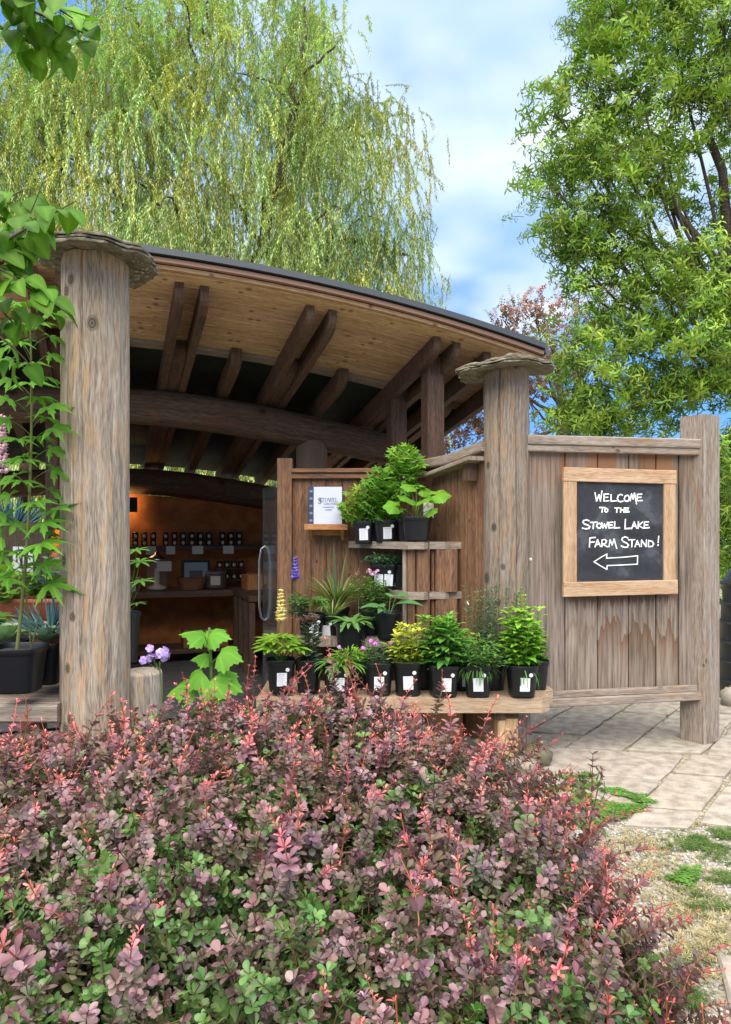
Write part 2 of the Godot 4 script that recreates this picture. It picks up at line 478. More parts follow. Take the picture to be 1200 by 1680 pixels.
func ground() -> void:
	var m := MB.new()
	m.col = Color(0.95, 0.95, 0.9)
	var k := 24
	for i in k:
		for j in k:
			var f := func(q): return signf(q) * pow(absf(q), 2.2) * 600.0
			var x0: float = f.call(2.0 * i / k - 1); var x1: float = f.call(2.0 * (i + 1) / k - 1)
			var z0: float = f.call(2.0 * j / k - 1); var z1: float = f.call(2.0 * (j + 1) / k - 1)
			m.quad(Vector3(x0, 0, z1), Vector3(x1, 0, z1), Vector3(x1, 0, z0), Vector3(x0, 0, z0))
	var g := put("ground", m, M.soil, self, Vector3(0, -0.024, 0), "structure")
	g.set_meta("label", "pale gravel and dry earth round the farm stand")
	# stone paving: every flagstone a piece
	var pat := Node3D.new()
	pat.name = "patio"
	add_child(pat)
	meta(pat, "patio of large grey brown flagstones under the sign fence", "", "", "structure")
	var O := Vector2(1.49, 4.025)
	var A := Vector2(0.585, 0.811); var B := Vector2(0.98, -0.2)
	var rows := [   # [b0, b1, joints along a]
		[-1.02, 0.0, [0.02, 0.52, 1.13]], [0.0, 0.335, [-0.32, -0.02, 0.66, 1.13]], [0.335, 0.8, [-0.22, 0.5, 1.13]], [0.8, 1.4, [-0.22, 0.3, 1.13]], [1.4, 2.0, [-0.3, 0.4, 1.13]],
		[-1.62, -1.2, [0.5, 1.0, 1.5, 2.1, 2.8, 3.6]], [-1.2, -0.79, [0.55, 1.13, 1.52, 2.0, 2.6, 3.2, 3.9]], [-0.79, -0.4, [1.15, 1.75, 2.35, 3.0, 3.7]], [-0.4, 0.1, [1.15, 2.0, 2.5, 3.2, 3.9]],
		[0.1, 0.75, [1.15, 1.7, 2.3, 2.9, 3.5]], [0.75, 1.4, [1.15, 1.9, 2.5, 3.3]], [1.4, 2.2, [1.15, 1.8, 2.6, 3.4]], [-2.1, -1.62, [0.4, 1.2, 2.0, 2.8]], [2.2, 3.0, [0.6, 1.4, 2.2, 3.0]]]
	for r in rows:
		var js: Array = r[2]
		for i in js.size() - 1:
			var g2 := 0.012
			var cs := []
			for q in [[r[0] + g2, js[i] + g2], [r[1] - g2, js[i] + g2], [r[1] - g2, js[i + 1] - g2], [r[0] + g2, js[i + 1] - g2]]:
				cs.append(O + B * (q[0] + R(-0.012, 0.012)) + A * (q[1] + R(-0.02, 0.02)))
			flag(pat, cs)
	flag(pat, [Vector2(1.02, 1.9), Vector2(1.62, 1.84), Vector2(1.7, 2.56), Vector2(1.24, 2.62)])
	flag(pat, [Vector2(1.72, 1.8), Vector2(2.4, 1.7), Vector2(2.5, 2.4), Vector2(1.78, 2.5)])
	# loose gravel, dry and green grass, clover at the edges of the stones
	var st := MB.new()
	st.ball(Vector3.ZERO, Vector3(1, 0.6, 0.8), 6, 0.15)
	var xf := []; var cs := []
	for i in 12000:
		var d := R(1.25, 3.9)
		var x := R(0.5, 2.6)
		xf.append(Transform3D(Basis.from_euler(Vector3(R(-0.4, 0.4), R(0, TAU), R(-0.4, 0.4))).scaled(Vector3.ONE * R(0.003, 0.011)), Vector3(x, -0.021, -d)))
		var v := R(0.2, 0.55)
		cs.append(Color(v, v * 0.97, v * 0.92))
	many("gravel", st.mesh(), M.twig, xf, cs, self)
	var tuft := MB.new()
	for i in 9:
		tuft.col = Color(1, 1, 1)
		var a := R(0, TAU)
		tuft.leaf(Vector3(R(-0.02, 0.02), 0, R(-0.02, 0.02)), Vector3(cos(a) * 0.6, 1, sin(a) * 0.6), Vector3(cos(a), -0.5, sin(a)) * -1, R(0.02, 0.05), 0.004, 3, 0.9, 0.2, 2)
	xf = []; cs = []
	var spots := [[1150, 1380, 50, 18, 300, 0], [1180, 1365, 40, 12, 200, 0], [1175, 1430, 45, 30, 300, 0], [1120, 1460, 60, 60, 420, 1], [1060, 1375, 40, 16, 160, 1], [1180, 1520, 60, 50, 380, 1], [1130, 1600, 30, 60, 380, 0], [1170, 1480, 50, 40, 250, 0], [880, 1193, 16, 7, 200, 0], [1150, 1345, 60, 5, 60, 1], [1000, 1385, 40, 16, 120, 1], [1060, 1420, 50, 20, 120, 1], [1150, 1560, 40, 40, 250, 1]]
	for s in spots:
		for i in int(s[4] * (0.6 if s[5] else 1.0)):
			var q := G(s[0] + rng.randfn(0, s[2] * 0.6), maxf(s[1] + rng.randfn(0, s[3] * 0.6), 1150))
			if s[5] == 0 and noise(63, 4.0, 2).get_noise_2d(q.x, q.z) < -0.08: continue
			q.y = -0.022
			xf.append(Transform3D(Basis(Vector3.UP, R(0, TAU)).scaled(Vector3.ONE * R(0.5, 1.15)), q))
			cs.append(vary(Color(0.10, 0.17, 0.04) if s[5] == 0 else Color(0.42, 0.36, 0.2), 0.3))
	# tufts in the joints
	for i in 420:
		var b: float = [-0.785, -0.4, 0.0, 0.335, -1.2][rng.randi() % 5]
		var a := R(0.0, 2.6)
		if rng.randf() < 0.35:
			a = [1.13, 0.52, 0.66, 1.52][rng.randi() % 4]; b = R(-1.0, 0.8)
		if noise(9, 2.0, 1).get_noise_2d(a * 3.0, b * 3.0) < 0.05: continue
		var q := O + A * a + B * b
		xf.append(Transform3D(Basis(Vector3.UP, R(0, TAU)).scaled(Vector3.ONE * R(0.3, 0.7)), Vector3(q.x + R(-0.01, 0.01), -0.02, -q.y)))
		cs.append(vary(Color(0.11, 0.17, 0.04) if rng.randf() < 0.7 else Color(0.4, 0.34, 0.18), 0.3))
	many("grass", tuft.mesh(), M.matte, xf, cs, self)
	var clo := MB.new()
	clo.col = Color(0.2, 0.22, 0.1)
	for i in 5:
		var o := Vector3(R(-0.02, 0.02), R(0.012, 0.04), R(-0.02, 0.02))
		for j in 3:
			var a := TAU * j / 3.0 + i
			clo.leaf(o, Vector3(cos(a), 0.15, sin(a)), Vector3.UP, 0.019, 0.018, 4, 0.3, 0.15, 2)
	xf = []; cs = []
	for s in [[960, 1310, 50, 14, 620], [1015, 1315, 30, 12, 320], [930, 1290, 25, 14, 260], [955, 1275, 10, 5, 110], [985, 1335, 35, 14, 260], [1125, 1435, 14, 6, 40]]:
		for i in s[4]:
			var q := G(s[0] + rng.randfn(0, s[2] * 0.75), s[1] + rng.randfn(0, s[3] * 0.75))
			if noise(61, 5.0, 2).get_noise_2d(q.x, q.z) < -0.02: continue
			q.y = -0.02
			xf.append(Transform3D(Basis(Vector3.UP, R(0, TAU)).scaled(Vector3(1, 0.7, 1) * R(0.6, 1.2)), q))
			cs.append(vary(Color(0.6, 1.2, 0.5), 0.3))
	many("clover", clo.mesh(), M.leaf, xf, cs, self)
func flag(pat: Node3D, cs: Array) -> void:
	var m := MB.new()
	var v := R(0.84, 1.06)
	m.col = Color(v, v * R(0.97, 1.0), v * R(0.94, 0.99))
	var h := R(-0.006, 0.003)
	var ce := Vector2.ZERO
	for q in cs: ce += q / 4.0
	var ring := []   # uneven outline
	for i in 4:
		var a: Vector2 = cs[i]; var b: Vector2 = cs[(i + 1) % 4]
		var k := 5
		for j in k:
			var e := (b - a).orthogonal().normalized()
			ring.append(a.lerp(b, float(j) / k) + (e * R(-0.008, 0.008) if j else (ce - a) * R(0.01, 0.05)))
	var n := ring.size()
	var top := m.p(Vector3(ce.x, h, -ce.y), Vector3.UP, ce)
	for q in ring:
		var q2: Vector2 = q + (ce - q).normalized() * 0.012
		m.p(Vector3(q2.x, h, -q2.y), Vector3.UP, q2)
	for i in n: m.tri(top, top + 1 + i, top + 1 + (i + 1) % n)
	for i in n:
		var a: Vector2 = ring[i]; var b: Vector2 = ring[(i + 1) % n]
		var a2 := a + (ce - a).normalized() * 0.012; var b2 := b + (ce - b).normalized() * 0.012
		m.quad(Vector3(a.x, h - 0.008, -a.y), Vector3(b.x, h - 0.008, -b.y), Vector3(b2.x, h, -b2.y), Vector3(a2.x, h, -a2.y))
		m.quad(Vector3(a.x, -0.05, -a.y), Vector3(b.x, -0.05, -b.y), Vector3(b.x, h - 0.008, -b.y), Vector3(a.x, h - 0.008, -a.y))
	put("flagstone", m, M.stone, pat)

# ---- the two log columns and their slate caps
func column(at: Vector3, h: float, r: float, label: String, cracks: Array, sd: int, tone: Color) -> void:
	var o := thing("log_column", at, label, "column")
	var m := MB.new()
	m.col = tone
	var k := 216; var rows := 90
	var nz := noise(sd, 1.0, 3)
	var first := 0
	var pts := []
	for i in rows + 1:
		var y := h * i / rows
		var acs := []
		for c in cracks:
			if y > c[1] * h and y < c[2] * h: acs.append(c[0] + 0.05 * nz.get_noise_2d(y * 1.1, c[0] * 9.0) + 0.012 * nz.get_noise_2d(y * 9.0, c[0] * 5.0))
		for j in k + 1:
			var a := TAU * (j % k) / k
			var rr := r * (1.05 - 0.06 * y / h) + 0.006 * nz.get_noise_3d(cos(a) * 2.0, y * 0.9, sin(a) * 2.0) + 0.0010 * nz.get_noise_3d(cos(a) * 22.0, y * 2.6, sin(a) * 22.0)
			for ac in acs:
				var da := absf(wrapf(a - ac, -PI, PI)) * r
				if da < 0.005: rr -= 0.016 * (1.0 - da / 0.005)
			if i == rows: rr -= 0.008
			pts.append(Vector3(cos(a) * rr, y, sin(a) * rr))
	for i in rows + 1:
		for j in k + 1:
			var ia := maxi(i - 1, 0) * (k + 1) + j; var ib := mini(i + 1, rows) * (k + 1) + j
			var ja := i * (k + 1) + (j + k - 1) % k; var jb := i * (k + 1) + (j + 1) % k
			m.p(pts[i * (k + 1) + j], (pts[ib] - pts[ia]).cross(pts[jb] - pts[ja]).normalized(), Vector2(float(j) / k * 0.98, pts[i * (k + 1) + j].y + sd * 0.37))
	for i in rows:
		for j in k:
			var a := i * (k + 1) + j
			m.tri(a, a + k + 1, a + k + 2); m.tri(a, a + k + 2, a + 1)
	var c0 := m.p(Vector3(0, h, 0), Vector3.UP, Vector2.ZERO)
	for j in k: m.p(pts[rows * (k + 1) + j], Vector3.UP, Vector2.ZERO)
	for j in k: m.tri(c0, c0 + 1 + (j + 1) % k, c0 + 1 + j)
	put("trunk", m, M.column, o)
func slate_cap(at: Vector3, rx: float, rz: float, tilt: Vector3, layers: int, sd: int, label: String, yaw: float, specks: int) -> void:
	var o := thing("slate_cap", at, label, "stone slab")
	o.rotation = tilt + Vector3(0, yaw, 0)
	var m := MB.new()
	var nz := noise(sd, 1.0, 4)
	var k := 64
	var y := 0.0
	for l in layers:
		var th := R(0.010, 0.019)
		var f := 1.0 - 0.04 * absf(l - 0.5) - (0.09 * l if l > 2 else 0.0) - R(0, 0.05)
		var off := Vector2(R(-0.02, 0.02), R(-0.015, 0.015))
		var ring := []
		for j in k:
			var a := TAU * j / k
			var q := 1.0 + 0.16 * nz.get_noise_2d(cos(a) * 1.1 + l * 0.12, sin(a) * 1.1) + 0.10 * nz.get_noise_2d(cos(a) * 4.0 + l * 3.0, sin(a) * 4.0) + 0.05 * nz.get_noise_2d(cos(a) * 15.0 + l * 7.0, sin(a) * 15.0)
			ring.append(Vector2(cos(a) * rx, sin(a) * rz) * q * f + off)
		var lift := func(p2: Vector2, hh: float) -> Vector3: return Vector3(p2.x, hh + 0.03 * nz.get_noise_2d(p2.x * 3.0, p2.y * 3.0 + 9.0) - 0.05 * pow(p2.length() / rx, 3.0) * 0.4, p2.y)
		var ra := [0.0, 0.55, 0.9, 1.0]
		for side in 2:
			for i in 3:
				for j in k:
					var j2 := (j + 1) % k
					var ins := 0.0 if i < 2 else 0.004
					var hh: float = y if side == 0 else y + th
					var h1: float = hh
					var h2: float = hh + (ins if side == 0 else -ins)
					var a0: Vector3 = lift.call(ring[j] * ra[i], h1); var b0: Vector3 = lift.call(ring[j2] * ra[i], h1)
					var a1: Vector3 = lift.call(ring[j] * ra[i + 1], h2); var b1: Vector3 = lift.call(ring[j2] * ra[i + 1], h2)
					if side == 1: m.quad(a0, b0, b1, a1)
					else: m.quad(a0, a1, b1, b0)
		for j in k:
			var j2 := (j + 1) % k
			m.quad(lift.call(ring[j], y + 0.004), lift.call(ring[j], y + th - 0.004), lift.call(ring[j2], y + th - 0.004), lift.call(ring[j2], y + 0.004))
		y += th * 0.96
	put("slab", m, M.slate, o)
	if specks:
		var s := MB.new()
		s.col = Color(0.6, 0.6, 0.55)
		for i in specks:
			var a := R(-0.9, 0.9) + (PI if i % 3 == 0 else 0.0)
			var q := Vector2(cos(a) * rx, sin(a) * rz) * R(0.62, 0.86)
			var ins := Vector3(q.x, 0.03 * nz.get_noise_2d(q.x * 3.0, q.y * 3.0 + 9.0) - 0.02 * pow(q.length() / rx, 3.0) - 0.001, q.y)
			s.ball(ins, Vector3(R(0.003, 0.008), 0.0015, R(0.002, 0.004)), 6)
		put("lichen_fleck", s, M.paint, o, Vector3.ZERO, "stuff")

# ---- fences
func board_run(o: Node3D, a: Vector3, b: Vector3, y0a: float, y1a: float, y0b: float, y1b: float, widths: Array, mt: Material, th: float, tone: float, gap := 0.003, face := Vector3.ZERO) -> void:
	# upright boards side by side from a to b; each its own piece
	var dir := (b - a).normalized()
	var total := 0.0
	for w in widths: total += w
	var s := 0.0
	var len := a.distance_to(b)
	var back := dir.cross(Vector3.UP)
	for i in widths.size():
		var w: float = widths[i] / total * len
		var f := (s + w / 2) / len
		var c := a.lerp(b, f) + back * R(-0.005, 0.003)
		var m := MB.new()
		m.uo = Vector2(R(0, 9), R(0, 9))
		var v := R(1.0 - tone, 1.0 + tone * 0.6)
		m.col = Color(v, v * R(0.97, 1.01), v * R(0.94, 1.0))
		m.bar(Vector3(c.x, lerpf(y0a, y0b, f), c.z), Vector3(c.x, lerpf(y1a, y1b, f), c.z), dir, w - gap, th, 0.005)
		put("board", m, mt, o)
		s += w
func stain_image(wide: Array) -> Image:      # weathered boards with brown runs under rail and chalkboard
	var w := 512; var h := 1024
	var n := noise(301, 1.0, 3)
	var im := Image.create(w, h, false, Image.FORMAT_RGB8)
	var total := 0.0
	for q in wide: total += q
	var g0 := Color8(88, 78, 69); var g1 := Color8(131, 118, 106); var g2 := Color8(156, 146, 134); var br := Color8(146, 100, 66); var db := Color8(92, 64, 46)
	for x in w:
		var fu := float(x) / w
		var k := 0; var acc := 0.0
		while k < wide.size() - 1 and fu > (acc + wide[k]) / total: acc += wide[k]; k += 1
		var run1 := 1.84 - 0.1 * absf(n.get_noise_2d(fu * 34.0, 3.0)) - 0.06 * (0.5 + n.get_noise_2d(fu * 9.0, 7.0))
		var run2 := 1.02 - 0.16 * absf(n.get_noise_2d(fu * 26.0, 13.0))
		var zig := 0.80 + 0.2 * n.get_noise_2d(fu * 11.0, 21.0 + k * 4.0) + 0.05 * n.get_noise_2d(fu * 40.0, 31.0)
		var on := 1.0 if k > 0 and k < 5 else 0.0
		for y in h:
			var m := (1.0 - float(y) / h) * 2.1
			var s := clampf(0.5 + 0.55 * n.get_noise_2d(fu * 46.0 + k * 17.0, m * 1.1 + k * 5.0) + 0.5 * n.get_noise_2d(fu * 230.0, m * 4.0 + 50.0) + 0.25 * n.get_noise_2d(fu * 5.0, m * 1.4 + k * 9.0), 0, 1)
			var c: Color = g0.lerp(g1, s * 2.0) if s < 0.5 else g1.lerp(g2, s * 2.0 - 1.0)
			var patch := smoothstep(0.0, 0.25, n.get_noise_2d(fu * 6.0 + 3.0, 40.0))
			c = c.lerp(br, smoothstep(run1 - 0.015, run1 + 0.03, m) * (0.25 + 0.75 * patch) * (0.55 + 0.45 * s))
			if on > 0.0:
				c = c.lerp(db, smoothstep(run2 - 0.01, run2 + 0.03, m) * (1.0 - smoothstep(1.06, 1.1, m)) * 0.75)
				var under := zig - m
				if under > 0.0 and k != 1: c = c.lerp(br.lerp(db, 0.85), 0.9 * exp(-under * 8.0) * smoothstep(0.0, 0.008, under))
				elif k == 1: c = c.lerp(db, 0.4 * exp(-absf(under) * 40.0))
			im.set_pixel(x, y, c)
	return im
func fences() -> void:
	# the sign fence on the right: six wide boards, stepped rails, a heavy post
	var a := V(866, HZ, 4.98); var b := V(1136, HZ, 5.22)
	a.y = 0; b.y = 0
	var dir := (b - a).normalized()
	var fr := dir.cross(Vector3.UP) * -1.0        # towards the viewer
	if fr.z < 0: fr = -fr
	var o := thing("sign_fence", (a + b) / 2, "weathered cedar board fence that carries the chalkboard", "fence")
	var la := a - o.position; var lb := b - o.position
	var wide := [0.26, 0.235, 0.23, 0.205, 0.17, 0.11]
	var stained := wood(stain_image(wide), 1.0, 1.0, 0.85, 0.1)
	board_run(o, la, lb, 0.36, 2.07, 0.36, 2.07, wide, stained, 0.025, 0.13, 0.008)
	for ch in o.get_children():       # lay the weathering once across all boards
		var arr: Array = ch.mesh.surface_get_arrays(0)
		var uvs := PackedVector2Array()
		for q in arr[Mesh.ARRAY_VERTEX]: uvs.append(Vector2((q - la).dot(dir) / la.distance_to(lb), 1.0 - q.y / 2.1))
		arr[Mesh.ARRAY_TEX_UV] = uvs
		var am := ArrayMesh.new()
		am.add_surface_from_arrays(Mesh.PRIMITIVE_TRIANGLES, arr)
		ch.mesh = am
	var bk := MB.new(); bk.col = Color(0.7, 0.66, 0.62)
	bk.bar((la + lb) / 2 - fr * 0.024 + Vector3(0, 0.37, 0), (la + lb) / 2 - fr * 0.024 + Vector3(0, 2.06, 0), dir, la.distance_to(lb) - 0.01, 0.014)
	put("backing", bk, M.dark, o)
	var rail := func(y: float, w: float, th: float, off: float, e0: float, e1: float, called: String):
		var m := MB.new()
		m.uo = Vector2(R(0, 9), R(0, 9))
		m.bar(la - dir * e0 + Vector3(0, y, 0) + fr * off, lb + dir * e1 + Vector3(0, y, 0) + fr * off, Vector3.UP, w, th, 0.006)
		put(called, m, M.grey, o)
	rail.call(2.095, 0.065, 0.13, 0.01, 0.03, 0.03, "top_rail")
	rail.call(2.04, 0.048, 0.05, 0.04, 0.03, 0.02, "lower_top_rail")
	rail.call(0.385, 0.045, 0.045, 0.036, 0.05, 0.0, "upper_bottom_rail")
	rail.call(0.335, 0.058, 0.13, 0.01, 0.05, 0.03, "bottom_rail")
	var m := MB.new()
	m.uo = Vector2(3.3, 1.1)
	var pc := lb + dir * 0.08 - fr * 0.03
	var yaw := 0.62
	m.bar(pc, pc + Vector3(0, 2.3, 0), Vector3(cos(yaw), 0, -sin(yaw)), 0.2, 0.19, 0.008)
	put("post", m, M.grey, o)
	chalkboard(V(1011, 873, 5.07), dir, fr)
	# the fence that curves from the right column into the corner
	var c0 := V(800, HZ, 5.0); var c1 := V(697, HZ, 5.62)
	c0.y = 0; c1.y = 0
	var d2 := (c1 - c0).normalized()
	o = thing("corner_fence", (c0 + c1) / 2, "grey brown board fence running from the right log column into the corner", "fence")
	la = c1 - o.position; lb = c0 - o.position
	board_run(o, la, lb, 0.05, 1.95, 0.05, 2.0, [0.13, 0.16, 0.12, 0.15, 0.14, 0.15, 0.13], M.warm, 0.025, 0.22)
	var f2 := Vector3(d2.z, 0, -d2.x)
	if f2.z < 0: f2 = -f2
	m = MB.new()
	m.bar(la - d2 * -0.06 + Vector3(0, 1.985, 0), la.lerp(lb, 0.5) + Vector3(0, 2.0, 0), Vector3.UP, 0.07, 0.12, 0.008)
	put("top_rail", m, M.grey, o)
	m = MB.new()
	m.bar(la.lerp(lb, 0.5) + Vector3(0, 2.0, 0), lb + Vector3(0, 2.06, 0), Vector3.UP, 0.07, 0.12, 0.008)
	put("top_rail", m, M.grey, o)
	m = MB.new()
	m.bar(la.lerp(lb, 0.2) + f2 * 0.05 + Vector3(0, 1.895, 0), lb + f2 * 0.09 + Vector3(0, 1.975, 0), f2, 0.13, 0.028, 0.004)
	put("ledge", m, M.grey, o)
	m = MB.new()
	m.bar(lb.lerp(la, 0.16) + f2 * 0.05 + Vector3(0, 1.83, 0), lb.lerp(la, 0.16) + f2 * 0.05 + Vector3(0, 1.95, 0), f2, 0.09, 0.07)
	put("bracket_block", m, M.dark, o)
	# the fence behind the plants, with the binder
	var e0 := V(480, HZ, 5.68); var e1 := V(697, HZ, 5.66)
	e0.y = 0; e1.y = 0
	o = thing("binder_fence", (e0 + e1) / 2, "warm brown cedar board fence behind the potted plants", "fence")
	la = e0 - o.position; lb = e1 - o.position
	board_run(o, la, lb, 0.03, 1.93, 0.03, 1.93, [0.15, 0.12, 0.125, 0.13, 0.13, 0.14, 0.13, 0.12], M.warm, 0.025, 0.2)
	m = MB.new()
	m.uo = Vector2(5, 2)
	m.bar(la + Vector3(0, 1.945, 0.035), lb + Vector3(0, 1.945, 0.035), Vector3.UP, 0.032, 0.07, 0.004)
	put("top_rail", m, M.warm, o)
	m = MB.new()
	m.uo = Vector2(1, 2)
	m.bar(la + Vector3(0, 1.905, 0.027), lb + Vector3(0, 1.905, 0.027), Vector3.UP, 0.04, 0.05, 0.004)
	put("lower_top_rail", m, M.warm, o)
	m = MB.new()
	m.uo = Vector2(7, 3)
	m.box(la + Vector3(-0.055, 1.02, 0), Vector3(0.112, 2.04, 0.112), 0, 0.006)
	put("post", m, M.warm, o)
	# binder on its little shelf
	var bp := V(537, 866, 5.55)
	var s := thing("wall_shelf", bp, "small honey coloured wooden shelf under the white binder", "shelf")
	m = MB.new(); m.uo = Vector2(2, 2)
	m.bar(Vector3(-0.165, 0, 0), Vector3(0.155, 0, 0), Vector3(0, 0, 1), 0.13, 0.022)
	put("shelf_board", m, M.honey, s)
	m = MB.new()
	m.bar(Vector3(-0.165, 0.006, 0.072), Vector3(0.155, 0.006, 0.072), Vector3.UP, 0.045, 0.016)
	put("front_lip", m, M.honey, s)
	m = MB.new()
	m.bar(Vector3(-0.13, -0.035, -0.05), Vector3(0.12, -0.035, -0.05), Vector3.UP, 0.045, 0.02)
	put("back_rail", m, M.honey, s)
	for sx in [-0.125, 0.115]:
		m = MB.new()
		m.prism(PackedVector2Array([Vector2(-0.055, -0.0115), Vector2(-0.055, -0.09), Vector2(-0.035, -0.09), Vector2(0.05, -0.03), Vector2(0.05, -0.0115)]), Vector3(sx, 0, 0), Vector3(0, 0, 1), Vector3.UP, 0.026)
		put("bracket", m, M.honey, s)
	var bi := thing("binder", bp + Vector3(-0.01, 0.014, -0.0), "white ring binder with a dark spine standing on the wall shelf", "binder")
	bi.rotation.x = -0.06
	m = MB.new()
	m.col = lin(58, 64, 84)
	m.box(Vector3(0, 0.148, 0), Vector3(0.262, 0.296, 0.035), 0, 0.006)
	put("cover", m, M.shiny, bi)
	m = MB.new()
	m.col = Color(0.62, 0.67, 0.8)
	m.box(Vector3(0.016, 0.148, 0.0186), Vector3(0.212, 0.29, 0.002), 0, 0.0005)
	put("title_page", m, M.shiny, bi)
	for k in 5:
		m = MB.new()
		m.col = lin(120, 136, 168)
		m.box(Vector3(-0.11, 0.04 + k * 0.055, 0.0182), Vector3(0.022, 0.016, 0.0015), 0, 0.0004)
		put("spine_band", m, M.shiny, bi)
	text("STOWEL", 0.03, "Droid Serif", Vector3(0.022, 0.192, 0.021), bi, 0.134)
	text("S", 0.046, "Droid Serif", Vector3(-0.044, 0.186, 0.0214), bi, 0.024)
	text("LAKE FARM", 0.0125, "Droid Serif", Vector3(0.036, 0.165, 0.021), bi, 0.1)
	text("Ornamental Plant", 0.011, "Droid Sans", Vector3(0.022, 0.14, 0.021), bi, 0.085)
	text("Inventory", 0.011, "Droid Sans", Vector3(0.022, 0.12, 0.021), bi, 0.05)
func text(s: String, size: float, font: String, at: Vector3, o: Node3D, width: float) -> void:
	var f := SystemFont.new()
	f.font_names = PackedStringArray([font])
	var t := TextMesh.new()
	t.text = s; t.font = f; t.font_size = 32
	t.pixel_size = size / 32.0 * 1.35
	t.depth = 0.001
	var o2 := put("lettering", t, M.ink, o, at)
	var w := t.get_aabb().size.x
	if w > 0: o2.scale = Vector3(width / w, 1, 1)
func chalkboard(at: Vector3, dir: Vector3, fr: Vector3) -> void:
	var o := thing("chalkboard", at + fr * 0.045, "square chalkboard in a cedar frame with white welcome lettering", "chalkboard")
	o.basis = Basis(dir, Vector3.UP, fr)
	# local units: zoomed photograph rows and columns, 1060 of which span the frame
	var k := 0.838 / 1060.0
	var P := func(x: float, y: float, z := 0.0) -> Vector3: return Vector3((x - 577.0) * k, (595.0 - y) * k, z)
	var m := MB.new()
	m.box(P.call(580, 598, -0.006), Vector3(830 * k, 880 * k, 0.012), 0, 0.001)
	put("slate_panel", m, M.board, o)
	var fb := [[48, 105, 1106, 118, 118, "top"], [48, 1080, 1118, 1072, 122, "bottom"]]
	for f in fb:
		m = MB.new(); m.uo = Vector2(R(0, 9), R(0, 9)); var v := R(0.95, 1.1); m.col = Color(v * 0.84, v * 0.77, v * 0.73)
		m.bar(P.call(f[0], f[1], 0.008), P.call(f[2], f[3], 0.008), Vector3.UP, f[4] * k, 0.026, 0.003)
		put("frame_board", m, M.fresh, o)
	for f in [[111, 122], [1045, 112]]:
		m = MB.new(); m.uo = Vector2(R(0, 9), R(0, 9)); var v := R(0.92, 1.05); m.col = Color(v * 0.86, v * 0.77, v * 0.69)
		m.bar(P.call(f[0], 166, 0.006), P.call(f[0], 1018, 0.006), Vector3(1, 0, 0), f[1] * k, 0.022, 0.003)
		put("frame_board", m, M.fresh, o)
	var st := [
		[347, 258, 362, 330, 385, 275, 398, 330, 412, 242], [432, 270, 430, 330], [432, 270, 475, 268], [432, 298, 468, 296], [430, 330, 478, 326], [497, 272, 497, 330, 548, 326],
		[604, 277, 585, 270, 566, 280, 556, 305, 566, 328, 588, 334, 610, 328], [650, 278, 630, 285, 621, 308, 632, 330, 656, 328, 669, 305, 662, 283, 650, 278],
		[677, 325, 690, 265, 705, 310, 718, 258, 737, 352], [745, 268, 742, 325], [745, 268, 788, 266], [745, 296, 780, 294], [742, 325, 792, 322],
		[390, 385, 440, 385], [416, 385, 412, 425], [452, 392, 440, 400, 438, 416, 452, 425, 464, 416, 466, 400, 452, 392],
		[532, 387, 575, 387], [553, 387, 550, 425], [588, 388, 586, 424], [622, 386, 618, 424], [588, 406, 620, 405], [634, 388, 632, 424], [634, 388, 662, 387], [634, 406, 658, 405], [632, 424, 668, 420],
		[292, 498, 268, 490, 242, 497, 236, 512, 250, 526, 282, 535, 300, 548, 292, 562, 262, 568, 230, 560], [305, 512, 368, 510], [335, 511, 330, 566],
		[388, 520, 368, 528, 363, 545, 376, 560, 396, 560, 408, 545, 404, 528, 388, 520], [410, 515, 422, 560, 436, 525, 450, 560, 466, 510],
		[478, 512, 476, 560], [478, 512, 515, 510], [478, 535, 508, 534], [476, 560, 520, 556], [532, 505, 530, 560, 578, 557],
		[632, 485, 628, 566, 680, 562], [690, 566, 716, 508, 738, 562], [698, 545, 732, 543], [755, 505, 752, 562], [795, 508, 757, 537, 800, 562], [812, 508, 810, 560], [812, 508, 852, 506], [812, 533, 845, 532], [810, 560, 858, 556],
		[300, 645, 296, 722], [300, 645, 350, 640], [298, 682, 342, 678], [348, 720, 372, 660, 398, 718], [356, 700, 390, 698], [412, 720, 412, 662, 440, 658, 455, 672, 444, 692, 416, 698, 465, 722], [478, 720, 488, 662, 508, 705, 525, 655, 550, 735],
		[655, 645, 628, 636, 603, 646, 598, 662, 614, 678, 645, 690, 660, 706, 650, 724, 622, 726, 592, 714], [660, 662, 722, 660], [695, 661, 692, 722], [722, 722, 745, 668, 768, 720], [730, 702, 762, 700], [782, 720, 785, 665, 828, 720, 832, 662], [852, 668, 850, 722], [852, 668, 885, 676, 902, 698, 888, 718, 850, 722],
		[950, 630, 943, 686], [943, 703, 943, 711]]
	m = MB.new()
	for s in st: chalk(m, s, P, 5.6)
	put("lettering", m, M.chalk, o)
	m = MB.new()
	chalk(m, [338, 848, 400, 812, 458, 782, 455, 818, 600, 812, 748, 800, 745, 872, 600, 878, 460, 882, 458, 914, 400, 884, 338, 848], P, 4.6)
	put("arrow", m, M.chalk, o)
func chalk(m: MB, s: Array, P: Callable, w: float) -> void:
	var pts := []
	for i in range(0, s.size(), 2): pts.append(P.call(float(s[i]), float(s[i + 1]), 0.001))
	var k := 0.838 / 1060.0
	for i in pts.size() - 1:
		var a: Vector3 = pts[i]; var b: Vector3 = pts[i + 1]
		var d := (b - a).normalized()
		var q := w * k * R(0.85, 1.12)
		m.bar(a - d * q * 0.7, b + d * q * 0.7, d.cross(Vector3(0, 0, 1)), q * 2.0, 0.0016 + i * 0.0001, 0.0006)

